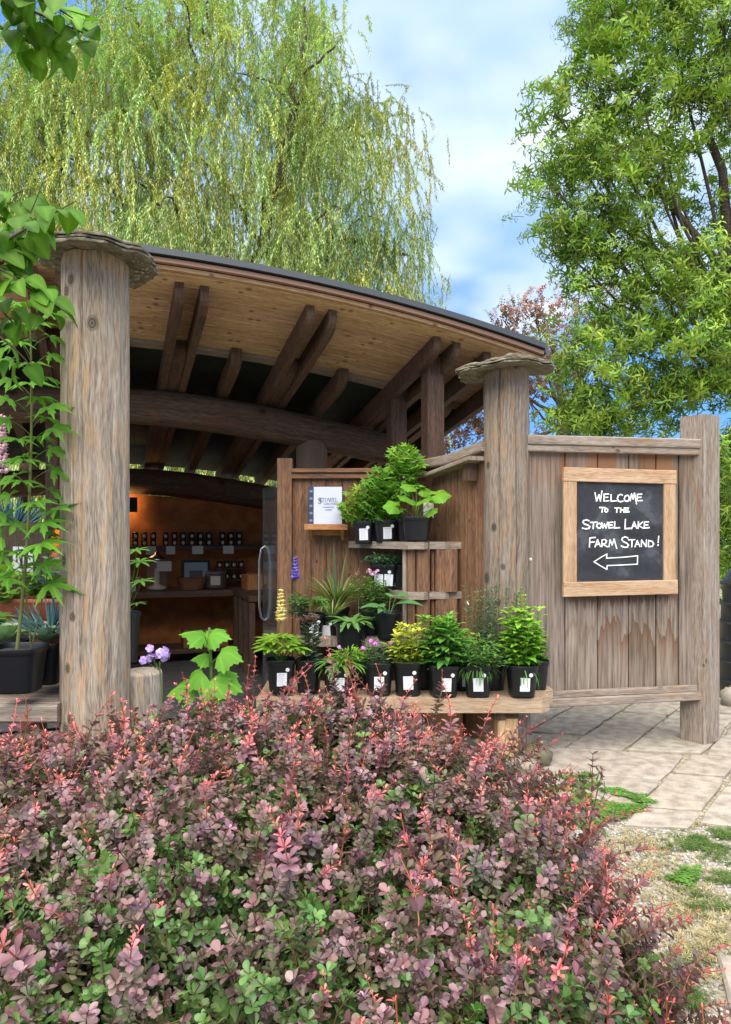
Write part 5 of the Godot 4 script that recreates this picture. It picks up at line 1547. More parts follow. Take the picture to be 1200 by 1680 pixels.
func left_plants() -> void:
	var green := Color(0.07, 0.17, 0.03); var mid := Color(0.10, 0.22, 0.04)
	# tall delphinium in front, lupine behind it
	var o := potted("potted_delphinium", 32, 1133, 3.36, 0.225, 0.205, "black square pot with a very tall stem of deeply cut leaves", 4.0, 0, 0.12)
	var top := Vector3(0.06, 1.72, 0.05)
	var st := curve(Vector3(0.0, 0.19, 0.03), top, Vector3(0.03, 0, 0), 10)
	var m := MB.new(); m.col = Color(0.22, 0.24, 0.08)
	m.tube(st, 0.0085, 0.004, 8)
	put("stem", m, M.leaf, o)
	for i in 44:
		var f := 0.16 + 0.84 * i / 43.0
		var q: Vector3 = st[mini(int(f * 10), 9)].lerp(st[mini(int(f * 10), 9) + 1], clampf(f * 10 - int(f * 10), 0, 1))
		var a := i * 2.2 + R(-0.4, 0.4)
		var l := lerpf(0.14, 0.09, f) * R(0.8, 1.15)
		var tip := q + Vector3(cos(a) * l * 0.8, 0.05 + 0.03 * f, sin(a) * l * 0.8)
		m = MB.new(); m.col = vary(Color(0.13, 0.2, 0.05), 0.1)
		m.tube(curve(q, tip, Vector3(0, 0.01, 0), 3), 0.0022, 0.0016, 5)
		m.col = vary(Color(0.11, 0.28, 0.03), 0.2)
		m.lobed(tip, Vector3(cos(a), -0.05, sin(a)), Vector3(cos(a) * 0.4, 1, sin(a) * 0.3 + 0.55), l, 5, 0.72, 2.0, 0.4, 0.12)
		put("leaf", m, M.leaf, o)
	for q in [[0.3, 0.62, 0.11, 0.11, 1.0], [2.6, 0.55, 0.09, 0.12, 0.7], [2.0, 0.42, 0.1, 0.12, 0.6], [0.9, 0.33, 0.1, 0.07, 0.8]]:
		m = MB.new(); m.col = Color(0.16, 0.2, 0.08)
		var a: float = q[0]
		var tip := Vector3(0.07 + cos(a) * q[2], 0.2 + q[1], sin(a) * q[2])
		m.tube(curve(Vector3(0.05, 0.19, 0.0), tip, Vector3(0.01, 0.0, 0), 5), 0.003, 0.002, 6)
		m.col = vary(Color(0.12, 0.3, 0.04), 0.12)
		palm_leaf(m, tip, Vector3(cos(a), 0.2, sin(a) + 0.2), Vector3(0, 0.9, 0.5), q[3] * 1.15, 8, q[3] * 0.24)
		put("leaf", m, M.leaf, o)
	o = potted("potted_succulent", 75, 1120, 3.58, 0.19, 0.2, "black pot behind the delphinium with a grey green succulent rosette", 4.0, 0)
	rosette(o, Vector3(0.0, 0.2, 0), 0.11, Color(0.16, 0.26, 0.16), Color(0.2, 0.3, 0.22))
	rosette(o, Vector3(0.09, 0.21, -0.02), 0.09, Color(0.22, 0.3, 0.28), Color(0.26, 0.33, 0.3))
	o = thing("terracotta_pot", V(93, 1110, 3.72), "terracotta pot of blue chalk sticks close to the left column", "potted plant")
	m = MB.new(); m.lathe(Vector3.ZERO, [Vector2(0, 0.001), Vector2(0.075, 0.001), Vector2(0.115, 0.19), Vector2(0.125, 0.19), Vector2(0.125, 0.23), Vector2(0.112, 0.23), Vector2(0.11, 0.2), Vector2(0, 0.205)], 28)
	put("pot", m, M.terracotta, o)
	chalksticks(o, Vector3(-0.03, 0.22, 0), 0.09, 0.17, 60, Color(0.12, 0.25, 0.26))
	o = potted("potted_succulent", 8, 1118, 3.6, 0.2, 0.2, "pot of pale green succulent rosettes behind the tall stem, at the frame's left edge", 4.0, 0)
	rosette(o, Vector3(0.02, 0.2, 0.03), 0.13, Color(0.2, 0.32, 0.14), Color(0.26, 0.36, 0.2))
	# back shelf
	o = thing("terracotta_trough", Vector3(-2.0, 0.99, -4.25), "long terracotta trough of mixed leaves on the back shelf", "planter")
	m = MB.new()
	m.lathe(Vector3.ZERO, [Vector2(0, 0.001), Vector2(0.1, 0.001), Vector2(0.125, 0.13), Vector2(0.135, 0.13), Vector2(0.135, 0.16), Vector2(0.12, 0.16), Vector2(0.118, 0.14), Vector2(0, 0.145)], 32, 6.0)
	var mi2 := put("trough", m, M.terracotta, o)
	mi2.scale = Vector3(3.2, 0.75, 1)
	bushy(o, Vector3(-0.1, 0.17, 0.05), Vector3(0.3, 0.1, 0.13), 170, 0.07, 0.055, Color(0.12, 0.28, 0.04), Color(0.22, 0.4, 0.06), 4)
	chalksticks(o, Vector3(0.3, 0.15, 0), 0.1, 0.2, 50, Color(0.12, 0.24, 0.25))
	bushy(o, Vector3(0.2, 0.24, 0.02), Vector3(0.12, 0.08, 0.1), 60, 0.06, 0.03, Color(0.1, 0.19, 0.15), Color(0.15, 0.26, 0.18), 1, 0, "grey_leaves")
	o = thing("flower_tub", V(92, 960, 4.7), "brown clay tub of orange flowers half behind the left column", "planter")
	m = MB.new(); m.lathe(Vector3.ZERO, [Vector2(0, 0.001), Vector2(0.1, 0.001), Vector2(0.15, 0.1), Vector2(0.155, 0.19), Vector2(0.135, 0.22), Vector2(0, 0.21)], 26)
	put("tub", m, M.terracotta, o)
	blooms(o, Vector3(0.03, 0.27, 0.05), 26, 0.09, Color(0.85, 0.12, 0.01), Color(0.9, 0.4, 0.02), 0.03, Vector3(0, 0.2, 0))
	bushy(o, Vector3(0.0, 0.22, 0), Vector3(0.14, 0.06, 0.1), 60, 0.05, 0.03, green, mid, 2)
	o = thing("dark_crate", V(36, 1000, 4.75), "tall dark crate holding blue chalk sticks behind the tall stem", "crate")
	for k in 4:
		m = MB.new(); m.uo = Vector2(k, k); m.col = Color(0.5, 0.5, 0.5)
		var a := k * PI / 2
		m.box(Vector3(cos(a) * 0.25, 0.28, sin(a) * 0.2), Vector3(0.025 if k % 2 == 0 else 0.525, 0.56, 0.4 if k % 2 == 0 else 0.025))
		put("side", m, M.dark, o)
	chalksticks(o, Vector3(-0.05, 0.52, 0.02), 0.18, 0.2, 70, Color(0.1, 0.2, 0.24))
	o = thing("price_sign", V(38, 945, 4.4), "small white sign with black figures behind the tall stem", "sign")
	m = MB.new(); m.col = Color(0.5, 0.52, 0.55); m.box(Vector3(0, 0.1, 0), Vector3(0.12, 0.15, 0.004)); put("panel", m, M.paint, o)
	for k in 3:
		m = MB.new(); m.col = Color(0.03, 0.03, 0.03); m.box(Vector3(-0.035 + k * 0.03, 0.12 - k * 0.02, 0.003), Vector3(0.008, 0.07, 0.002)); put("figure", m, M.paint, o)
	o = potted("potted_pink_lupine", -26, 1118, 3.85, 0.2, 0.2, "potted lupine with a pale pink spike at the left edge of the frame", 4.0, 0)
	lupine(o, 0.2, 8, 0.09, 0.12, Color(0.1, 0.22, 0.05))
	spike(o, Vector3(0.06, 0.2, 0.0), 0.9, 1.2, Color(0.7, 0.42, 0.5), Color(0.8, 0.66, 0.7), 0.024, Color(0.14, 0.2, 0.08), 0.04)
	spike(o, Vector3(0.05, 0.2, 0.05), 0.6, 0.92, Color(0.62, 0.26, 0.5), Color(0.75, 0.5, 0.66), 0.024, Color(0.14, 0.2, 0.08), -0.02)
	# mallow and phlox rising behind the barberry
	o = thing("mallow_seedling", G(335, 1420) * Vector3(1, 0, 1) + Vector3(-0.02, 0, -0.5), "young mallow with large toothed light green leaves behind the barberry", "plant")
	o.position = V(340, 1130, 3.3) * Vector3(1, 0, 1)
	m = MB.new(); m.col = Color(0.2, 0.32, 0.08)
	m.tube(curve(Vector3(-0.01, 0, 0), Vector3(0.01, 1.06, 0), Vector3(0.02, 0, 0), 8), 0.012, 0.006, 8)
	put("stem", m, M.leaf, o)
	for q in [[320, 1038, 0.12, 2.6, 0.5], [352, 1040, 0.1, 0.2, 0.9], [362, 1036, 0.11, 0.3, 0.2], [328, 1072, 0.09, 2.5, 0.2], [380, 1066, 0.12, -0.1, 0.0], [322, 1098, 0.12, 2.2, -0.3], [372, 1108, 0.15, 0.3, -0.1], [352, 1112, 0.12, 1.2, -0.2], [300, 1118, 0.14, 2.8, 0.0]]:
		var tip := V(q[0], q[1], 3.3 - R(-0.06, 0.1)) - o.position
		m = MB.new(); m.col = Color(0.2, 0.34, 0.08)
		var a: float = q[3]
		var b := tip - Vector3(cos(a), 0.3, 0) * 0.05
		m.tube(curve(Vector3(0.012, b.y - 0.06, 0), b, Vector3(0, -0.005, 0), 3), 0.003, 0.002, 6)
		m.col = vary(Color(0.13, 0.33, 0.035), 0.15)
		m.lobed(b, Vector3(cos(a), q[4], 0.25), Vector3(R(-0.4, 0.2), 0.9, R(0.2, 0.7)), q[2] * 0.8, 3, 0.24, 1.7, 0.6, 0.045)
		put("leaf", m, M.leaf, o)
	o = thing("lavender_phlox", V(262, 1130, 3.25) * Vector3(1, 0, 1), "lavender phlox flower head beside the stump", "flower")
	m = MB.new(); m.col = Color(0.14, 0.22, 0.07)
	m.tube(curve(Vector3(0.02, 0, 0), V(262, 1085, 3.25) - o.position, Vector3(0.01, 0, 0), 6), 0.005, 0.003, 6)
	put("stem", m, M.leaf, o)
	for q in [[266, 1074, 17, 0.034], [248, 1079, 6, 0.014], [246, 1064, 4, 0.012], [236, 1083, 4, 0.011]]:
		blooms(o, V(q[0], q[1], 3.24) - o.position, q[2], q[3], Color(0.42, 0.3, 0.66), Color(0.6, 0.48, 0.78), 0.018, V(262, 1100, 3.25) - o.position)

# ---- the barberry in front
func bush_h(x: float, d: float) -> float:
	return 0.58 - 0.035 * exp(-pow((x + 0.05) / 0.35, 2.0)) + 0.24 * smoothstep(1.2, 2.75, d) - 0.2 * smoothstep(0.0, 0.75, x) - 0.15 * smoothstep(-0.6, -1.3, x) + 0.05 * sin(x * 5.0 + d * 2.0) * sin(d * 4.0 - x)
func barberry() -> void:
	var o := thing("barberry_bush", Vector3(-0.6, 0, -2.0), "wide barberry bush with purple green leaves and coral red shoot tips", "shrub")
	var purple := Color(0.185, 0.094, 0.11); var plum := Color(0.25, 0.145, 0.162); var olive := Color(0.15, 0.16, 0.062); var green := Color(0.074, 0.165, 0.04); var coral := Color(0.72, 0.15, 0.15)
	var kinds := []
	for v in 9:
		var m := MB.new()
		var type := v / 3           # 0 purple, 1 with a coral tip, 2 green inner
		var L: float = [0.09, 0.14, 0.09][type] * (1.0 + 0.15 * (v % 3))
		var bow := Vector3(R(-0.03, 0.03), 0, R(-0.03, 0.03))
		var path := curve(Vector3.ZERO, Vector3(0, L, 0), bow, 6)
		m.col = Color(0.12, 0.05, 0.03) if type != 1 else Color(0.3, 0.09, 0.05)
		m.tube(path, 0.0016, 0.001, 4)
		var nodes := int(L / 0.0175)
		for i in nodes:
			var f := clampf((i + R(0.25, 0.95)) / nodes, 0.0, 1.0)
			var q: Vector3 = path[mini(int(f * 6), 5)].lerp(path[mini(int(f * 6), 5) + 1], f * 6 - int(f * 6))
			var tipness := 0.0 if type != 1 else smoothstep(0.5, 0.85, f)
			var k := 5 if tipness < 0.5 else 4
			var sz := lerpf(0.0225, 0.0135, tipness) * (1.0 - 0.2 * f) * 1.1
			for j in k:
				var a := TAU * j / k + i * 1.1 + R(-0.3, 0.3)
				var up := lerpf(0.35, 1.3, maxf(f * 0.7, tipness)) + R(-0.35, 0.45)
				var base: Color = purple.lerp(plum, rng.randf()) if type < 2 else green.lerp(olive, rng.randf() * 0.6)
				if type == 0: base = base.lerp(green.lerp(olive, rng.randf() * 0.7), clampf(1.3 - f * 1.5 + R(-0.3, 0.3), 0, 1) * 0.9)
				if type == 1 and f < 0.4: base = base.lerp(olive, 0.6)
				if type == 1: base = base.lerp(coral.lerp(Color(0.6, 0.25, 0.2), rng.randf() * 0.4), tipness)
				m.col = vary(base, 0.22)
				var s2 := sz * R(0.6, 1.3)
				var tc := m.col.lerp(plum if type < 2 else green, 0.4) if tipness < 0.5 else m.col * 1.05
				m.leaf(q, Vector3(cos(a), up, sin(a)), Vector3(-cos(a) * up, 1, -sin(a) * up), s2, s2 * R(0.54, 0.7) * (1.0 - 0.5 * tipness), 1, R(0.0, 0.8), R(0.08, 0.35), 5, Color(tc.r, tc.g, tc.b, 1))
		kinds.append(m.mesh())
	var xfs := []; var cols := []
	for i in 9: xfs.append([]); cols.append([])
	var core := MB.new()
	core.col = Color(0.06, 0.035, 0.025)
	var nz := noise(77, 1.3, 2)
	var total := 0
	var pt := func(x: float, d: float) -> Array:
		# height and outward direction on the mound
		var e := minf(minf(0.74 + 0.17 * (1.0 - smoothstep(1.3, 2.1, d)) - x, x + 2.5), minf((d - 0.75) * 1.2, (3.12 - d) * 1.2))
		var s := clampf(e / 0.38, 0.0, 1.0)
		var h := bush_h(x, d) * sqrt(1.0 - pow(1.0 - s, 2.2)) + 0.045 * nz.get_noise_2d(x * 3.0, d * 3.0)
		return [h, s]
	while total < 17500:
		var x := R(-2.3, 0.94); var d := R(0.95, 3.12)
		var lay := rng.randf()
		var flank := rng.randf() < 0.3
		var q: Vector3; var out: Vector3
		if flank:
			# sides: walk round the rim and up the bulge
			var ph := R(0.05, PI / 2)
			var side := rng.randi() % 5
			var in_ := 0.34 * (1.0 - sin(ph))
			if side < 3: x = 0.74 + 0.17 * (1.0 - smoothstep(1.3, 2.1, d)) - 0.34 * (1.0 - cos(ph * 0.9))
			elif side == 3: d = 3.12 - 0.3 * (1.0 - cos(ph))
			else: d = 0.85 + 0.3 * (1.0 - cos(ph))
			var hh: float = bush_h(x, d) * R(0.12, 0.95)
			if side < 3: x -= 0.25 * pow(hh / 0.7, 3.0)
			q = Vector3(x + R(-0.06, 0.03), hh, -d)
			out = Vector3(0.9 if side < 3 else 0.0, 0.55, -0.9 if side == 3 else (0.9 if side == 4 else 0.2))
		else:
			var a: Array = pt.call(x, d)
			var ax: Array = pt.call(x + 0.04, d); var ad: Array = pt.call(x, d + 0.04)
			if a[0] < 0.25: continue
			q = Vector3(x, a[0], -d)
			out = Vector3(-(ax[0] - a[0]) / 0.04, 1.0, (ad[0] - a[0]) / 0.04).normalized()
		out = (out.normalized() + rv(1.1) + Vector3(0, 0.15, 0)).normalized()
		var depth := 0.0
		var type := 0
		var tips := 0.40 + 0.022 + 0.075 * smoothstep(1.7, 2.6, d) + 0.03 * smoothstep(0.1, 0.6, x)
		if lay < 0.40:
			depth = R(0.05, 0.12)
			type = 2 if rng.randf() < 0.34 * (1.0 - smoothstep(1.4, 2.2, d)) else 0
		elif lay < tips: depth = R(0.05, 0.12); type = 1
		elif lay < 0.76: depth = R(0.04 + 0.04 * smoothstep(1.5, 2.3, d), 0.17); type = 2 if rng.randf() < 0.75 else 0
		else: depth = R(0.14, 0.34); type = 2
		# open hollows where the green inner leaves show
		var hollow := nz.get_noise_2d(x * 4.5 + 31.0, d * 4.5)
		if hollow > 0.02 and depth < 0.13 and rng.randf() < 0.8:
			continue
		q -= out * depth * 0.6 + Vector3(0, depth * 0.55, 0)
		if type == 1: out = (out + Vector3(0, 0.9, 0)).normalized()
		var v := type * 3 + rng.randi() % 3
		var sc := R(0.7, 1.3)
		if type == 1 and rng.randf() < 0.3: sc *= 1.35
		xfs[v].append(Transform3D(along(out, R(0, TAU), sc), q - o.position))
		var g := R(0.75, 1.3)
		cols[v].append(Color(g * R(0.85, 1.1), g * R(0.9, 1.15), g * R(0.85, 1.15)))
		if total % 14 == 0:
			core.tube(curve(Vector3(q.x * 0.9 - 0.05, 0.05, q.z * 0.85 - 0.3) - o.position, q - o.position, Vector3(0, 0.05, 0), 5), 0.005, 0.0015, 4)
		total += 1
	# long arching shoots that stand out of the mound
	for i in 34:
		var x := R(-1.8, 0.72); var d := R(1.5, 3.05)
		var a: Array = pt.call(x, d)
		if a[0] < 0.4: continue
		var q := Vector3(x, a[0] - 0.05, -d)
		var out := (Vector3(R(-0.3, 0.5) + 0.5 * smoothstep(0.3, 0.7, x), R(0.5, 1.1), R(-0.4, 0.4))).normalized()
		for k in 3:
			var v := 3 + rng.randi() % 3 if k == 2 else rng.randi() % 3
			xfs[v].append(Transform3D(along(out, R(0, TAU), R(0.9, 1.15)), q + out * 0.055 * k - o.position))
			cols[v].append(Color(1, 1, 1))
	for i in 46:      # shoots that arch out over the path
		var d := R(1.25, 2.9)
		var ph := R(0.2, 1.1)
		var x := 0.74 + 0.17 * (1.0 - smoothstep(1.3, 2.1, d)) - 0.34 * (1.0 - cos(ph)) - 0.04
		var q := Vector3(x - 0.05, bush_h(x - 0.2, d) * R(0.55, 0.95), -d)
		var out := Vector3(1.0, R(0.15, 0.8), R(-0.5, 0.5)).normalized()
		for k in 2:
			var v := 3 + rng.randi() % 3 if k == 1 else rng.randi() % 3
			xfs[v].append(Transform3D(along(out, R(0, TAU), R(0.9, 1.2)), q + out * 0.06 * k - o.position))
			cols[v].append(Color(1, 1, 1))
	put("branches", core, M.twig, o, Vector3.ZERO, "stuff")
	# the leaves nearest the camera are pieces of their own
	var near := 0
	var lm := []
	for v in 4:
		var m := MB.new()
		m.col = [purple, plum, green, coral][v]
		var tc: Color = [plum, plum, olive, coral][v]
		m.leaf(Vector3.ZERO, Vector3.UP, Vector3(0, 0.2, 1), 0.023, 0.0135, 1, 0.4, 0.22, 5, Color(tc.r, tc.g, tc.b, 1))
		lm.append(m.mesh())
	while near < 290:
		var x := R(-0.72, 0.7); var d := R(1.15, 1.9)
		var a: Array = pt.call(x, d)
		if a[0] < 0.4: continue
		var ce := Vector3(x, a[0] + R(-0.03, 0.02), -d) - o.position
		var v: int = [0, 1, 1, 0, 2, 3, 1][rng.randi() % 7]
		for j in 5:
			var b := TAU * j / 5 + R(-0.3, 0.3)
			var lf := put("leaf", lm[v], M.gloss, o, ce + rv(0.003))
			lf.basis = along(Vector3(cos(b), R(0.3, 1.0), sin(b)), R(-0.6, 0.6), R(0.75, 1.2) * (0.65 if v == 3 else 1.0))
			near += 1
	for v in 9: many("leafy_shoots", kinds[v], M.gloss, xfs[v], cols[v], o)

# ---- trees
func limb(m: MB, a: Vector3, b: Vector3, r0: float, r1: float, lift: Vector3, wob := 0.08, k := 7) -> Array:
	var cv := curve(a, b, lift, k, wob * a.distance_to(b) * 0.25)
	m.tube(cv, r0, r1, 8)
	return cv
func willow() -> void:
	var base := Vector3(-3.1, 0, -16.5)
	var o := thing("weeping_willow", base, "large weeping willow with yellow green hanging shoots behind the stand", "tree")
	var kinds := []
	for v in 6:
		var m := MB.new()
		var L := 1.5
		var b := Vector3(R(-0.45, 0.45), 0, R(-0.45, 0.45))
		var path := []
		for i in 9:
			var f := i / 8.0
			path.append(Vector3(b.x * (1.0 - pow(1.0 - f, 2.0)), -L * f, b.z * (1.0 - pow(1.0 - f, 2.0))) + rv(0.012))
		m.col = Color(0.2, 0.17, 0.06)
		m.tube(path, 0.005, 0.002, 3)
		for i in 84:
			var f := (i + R(0, 1)) / 84.0
			var q: Vector3 = path[mini(int(f * 8), 7)].lerp(path[mini(int(f * 8), 7) + 1], f * 8 - int(f * 8))
			var a := R(0, TAU)
			m.col = vary(Color(0.56, 0.58, 0.2).lerp(Color(0.42, 0.52, 0.25), rng.randf()), 0.25)
			m.leaf(q, Vector3(cos(a), -R(0.5, 1.7), sin(a)), Vector3(cos(a), 0.6, sin(a)), R(0.085, 0.14), R(0.014, 0.022), 0, 0.5, 0.0, 2)
		kinds.append(m.mesh())
	var xfs := []; var cols := []
	for i in 6: xfs.append([]); cols.append([])
	var m := MB.new()
	m.tube(curve(Vector3.ZERO, Vector3(0.2, 5.5, 0), Vector3(0.15, 0, 0), 8, 0.05), 0.55, 0.38, 14)
	put("trunk", m, M.bark, o)
	m = MB.new()
	var hub := Vector3(0.2, 5.3, 0)
	# clumps: where a curtain of shoots hangs from, by height and reach
	var clumps := []
	for i in 1120:
		var a := R(0, TAU)
		var y := R(2.2, 13.3)
		var reach := 5.65 * sqrt(maxf(0.05, 1.0 - pow((y - 5.8) / 8.0, 2.0)))
		var r := reach * sqrt(R(0.25, 1.0))
		var p := Vector3(cos(a) * r * 0.98 - 1.75 + 0.1 * y, y, sin(a) * r * 0.72)
		var px := 600.0 + F * (p.x + base.x) / -(p.z + base.z)
		clumps.append(p)
	var k := 0
	for p in clumps:
		if noise(88, 0.5, 2).get_noise_3d(p.x, p.y * 0.6, p.z) > 0.09 + 0.22 * smoothstep(11.8, 8.0, p.y): continue

		if k % 6 == 0:
			var mid: Vector3 = hub.lerp(p, 0.35) + Vector3(0, 1.2, 0)
			if k % 35 == 0: limb(m, hub, p, 0.14, 0.03, Vector3(0, 1.2, 0), 0.2, 10)
			else: limb(m, p.lerp(mid, 0.4), p, 0.03, 0.01, Vector3(0, 0.35, 0), 0.2, 6)
		k += 1
		var n := int(R(13, 23))
		var tint := R(0.6, 1.3)
		var warm := R(0.0, 1.0)
		for j in n:
			var q: Vector3 = p + Vector3(rng.randfn(0, 0.36), R(-0.25, 0.3), rng.randfn(0, 0.36))
			var v := rng.randi() % 6
			var ln := R(0.35, 1.05) * lerpf(1.0, 0.6, smoothstep(7.5, 11.5, p.y))
			xfs[v].append(Transform3D(Basis(Vector3.UP, R(0, TAU)) * Basis(Vector3(R(-1, 1), 0, R(-1, 1)).normalized(), R(0, 0.28)) * Basis.from_scale(Vector3(1.0, ln, 1.0)), q))
			var t := tint * R(0.85, 1.15)
			cols[v].append(Color(t * lerpf(0.74, 1.12, warm), t, t * lerpf(1.25, 0.8, warm)))
	# the dead twigs round the trunk
	for i in 60:
		var q := hub + Vector3(rng.randfn(0, 0.7), R(0.3, 1.6), R(0.3, 1.6))
		m.tube(curve(q, q + Vector3(R(-0.2, 0.2), -R(1.0, 2.6), R(-0.1, 0.2)), Vector3.ZERO, 4, 0.05), 0.012, 0.005, 4)
	for q in [[[430, 420], [480, 140], 0.1], [[480, 140], [500, 10], 0.045], [[480, 140], [550, 75], 0.035], [[470, 160], [390, 120], 0.03], [[430, 420], [330, 260], 0.05]]:
		var lm := MB.new()
		limb(lm, V(q[0][0], q[0][1], 14.6) - base, V(q[1][0], q[1][1], 14.4) - base, q[2], q[2] * 0.5, Vector3(0.1, 0.1, 0), 0.12, 8)
		put("limb", lm, M.bark, o)
	put("twigs", m, M.bark, o, Vector3.ZERO, "stuff")
	for v in 6: many("hanging_shoots", kinds[v], M.leaf, xfs[v], cols[v], o)
func spray(m: MB, L: float, n: int, ll: float, lw: float, c: Color, c2: Color, droop: float) -> void:
	var path := curve(Vector3.ZERO, Vector3(0, L, 0), rv(0.02), 5)
	m.col = Color(0.14, 0.1, 0.05)
	m.tube(path, 0.004, 0.0015, 4)
	for i in n:
		var f := 0.2 + 0.8 * (i + 0.5) / n
		var q: Vector3 = path[mini(int(f * 5), 4)].lerp(path[mini(int(f * 5), 4) + 1], f * 5 - int(f * 5))
		var a := i * 2.4 + R(-0.4, 0.4)
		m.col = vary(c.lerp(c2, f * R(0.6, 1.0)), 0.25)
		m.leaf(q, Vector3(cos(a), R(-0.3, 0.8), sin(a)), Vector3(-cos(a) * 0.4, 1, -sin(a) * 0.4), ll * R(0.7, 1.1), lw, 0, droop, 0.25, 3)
func crown_tree(o: Node3D, blobs: Array, per: int, kinds: Array, mt: Material, hub: Vector3, droopy: float, name_of: String, size := 1.0, bright := 0.25) -> MB:
	# blobs: [centre, radii] in the tree's own frame; clusters of sprays sit at the ends of twigs inside them
	var wood_ := MB.new()
	var xfs := []; var cols := []
	for i in kinds.size(): xfs.append([]); cols.append([])
	for b in blobs:
		var ce: Vector3 = b[0]; var ra: Vector3 = b[1]
		if rng.randf() < 0.45: limb(wood_, hub + Vector3(0, R(-0.4, 0.4), 0), ce, 0.032 * size, 0.012 * size, Vector3(0, -0.15, 0), 0.1)
		var vol := pow(ra.x * ra.y * ra.z, 0.62)
		var n := int(per * vol)
		for i in n:
			var d := Vector3(rng.randfn(), rng.randfn(), rng.randfn()).normalized()
			var q: Vector3 = ce + d * ra * pow(rng.randf(), 0.4)
			if i % 3 == 0: limb(wood_, ce.lerp(q, R(0.0, 0.3)), q, 0.010 * size, 0.004 * size, Vector3(0, 0.06, 0), 0.15, 4)
			var tint := R(1.0 - bright, 1.0 + bright)
			for j in int(R(5, 10)):
				var q2 := q + Vector3(rng.randfn(0, 0.14), rng.randfn(0, 0.1), rng.randfn(0, 0.14)) * size
				var v := rng.randi() % kinds.size()
				var out := (d + rv(0.8) + Vector3(0, 0.25 - droopy, 0)).normalized()
				xfs[v].append(Transform3D(along(out, R(0, TAU), R(0.8, 1.2)), q2))
				var t := tint * R(0.85, 1.15)
				cols[v].append(Color(t * R(0.9, 1.15), t, t * R(0.85, 1.1)))
	for v in kinds.size(): many(name_of, kinds[v], mt, xfs[v], cols[v], o)
	return wood_
func trees() -> void:
	willow()
	# the narrow leaved tree on the right
	var base := Vector3(5.3, 0, -9.8)
	var o := thing("narrow_leaved_tree", base, "bright green narrow leaved tree rising behind the sign fence", "tree")
	var kinds := []
	for v in 4:
		var m := MB.new()
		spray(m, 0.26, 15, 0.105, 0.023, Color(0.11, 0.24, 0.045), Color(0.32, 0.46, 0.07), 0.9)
		kinds.append(m.mesh())
	var bl := []
	for b in [[945, 50, 45, 60, 9.5], [1010, 40, 70, 70, 9.2], [1100, 40, 80, 80, 9.6], [1190, 60, 70, 90, 9.0], [930, 130, 35, 40, 9.3], [890, 190, 46, 26, 9.2], [960, 190, 60, 40, 9.6], [1050, 150, 80, 60, 9.0], [1150, 170, 80, 60, 9.4],
			[880, 300, 42, 40, 9.2], [930, 270, 60, 40, 9.6], [1010, 250, 70, 50, 9.0], [1090, 240, 60, 40, 9.6], [900, 365, 44, 34, 9.4], [960, 350, 60, 40, 9.2], [1030, 340, 50, 40, 9.7], [1080, 300, 40, 40, 9.2],
			[915, 425, 34, 24, 9.3], [980, 420, 60, 34, 9.5], [1060, 430, 60, 30, 9.2], [1140, 440, 60, 40, 9.6], [950, 490, 44, 30, 9.4], [1020, 500, 40, 26, 9.3], [1100, 500, 70, 40, 9.0], [1180, 500, 60, 50, 9.4],
			[925, 570, 40, 40, 9.3], [960, 630, 60, 50, 9.0], [1040, 580, 70, 60, 9.4], [1130, 580, 70, 60, 9.0], [1190, 620, 60, 70, 9.4], [930, 690, 50, 40, 9.5], [1010, 680, 70, 50, 9.2], [1090, 670, 60, 50, 9.6], [1200, 760, 40, 70, 9.2], [1220, 880, 60, 70, 9.4], [905, 640, 24, 30, 9.6],
			[1290, 100, 90, 120, 9.4], [1290, 300, 90, 110, 9.6], [1300, 500, 90, 100, 9.2], [1320, 700, 100, 100, 9.5], [1240, 200, 60, 60, 10.4], [1100, -60, 110, 80, 9.6], [1000, -50, 70, 60, 9.8], [1220, -60, 90, 90, 9.6], [1150, 330, 30, 30, 10.6], [1190, 380, 24, 40, 10.8]]:
		var d: float = b[4]
		var s := d / F
		bl.append([V(b[0] + (24.0 if b[0] < 965 else 0.0), b[1], d) - base, Vector3(b[2] * s, b[3] * s, minf(b[2], 60.0) * s) * 0.8])
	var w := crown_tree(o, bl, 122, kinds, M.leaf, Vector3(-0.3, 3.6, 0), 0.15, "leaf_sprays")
	for q in [[Vector3(-0.1, 2.2, 0), V(1165, 230, 9.7) - base, 0.12, 0.05], [V(1180, 440, 9.75) - base, V(1050, 290, 9.5) - base, 0.06, 0.03], [V(1180, 480, 9.75) - base, V(940, 470, 9.5) - base, 0.04, 0.015]]:
		var lm := MB.new()
		limb(lm, q[0], q[1], q[2], q[3], Vector3(0.05, 0.05, 0), 0.05, 9)
		put("limb", lm, M.bark, o)
	put("twigs", w, M.bark, o, Vector3.ZERO, "stuff")
	var m := MB.new()
	m.tube(curve(Vector3.ZERO, Vector3(-0.2, 3.6, 0), Vector3(0.06, 0, 0), 6, 0.02), 0.2, 0.12, 14)
	put("trunk", m, M.bark, o)
	# plum leaved tree far behind
	base = V(925, HZ, 19.0) * Vector3(1, 0, 1)
	o = thing("purple_leaved_tree", base, "thin purple brown leaved tree far behind the right column", "tree")
	kinds = []
	for v in 3:
		m = MB.new()
		spray(m, 0.35, 13, 0.075, 0.045, Color(0.2, 0.12, 0.1), Color(0.36, 0.21, 0.16), 0.5)
		kinds.append(m.mesh())
	bl = []
	for b in [[830, 530, 40, 40], [880, 520, 50, 34], [930, 530, 40, 40], [800, 600, 50, 50], [860, 590, 50, 44], [990, 520, 40, 34], [730, 690, 60, 40], [790, 660, 60, 50], [690, 730, 50, 30], [870, 660, 50, 50], [930, 610, 40, 40], [770, 740, 70, 40]]:
		var s := 19.0 / F
		bl.append([V(b[0], b[1], 19.0 + R(-0.8, 0.8)) - base, Vector3(b[2], b[3], 40) * s])
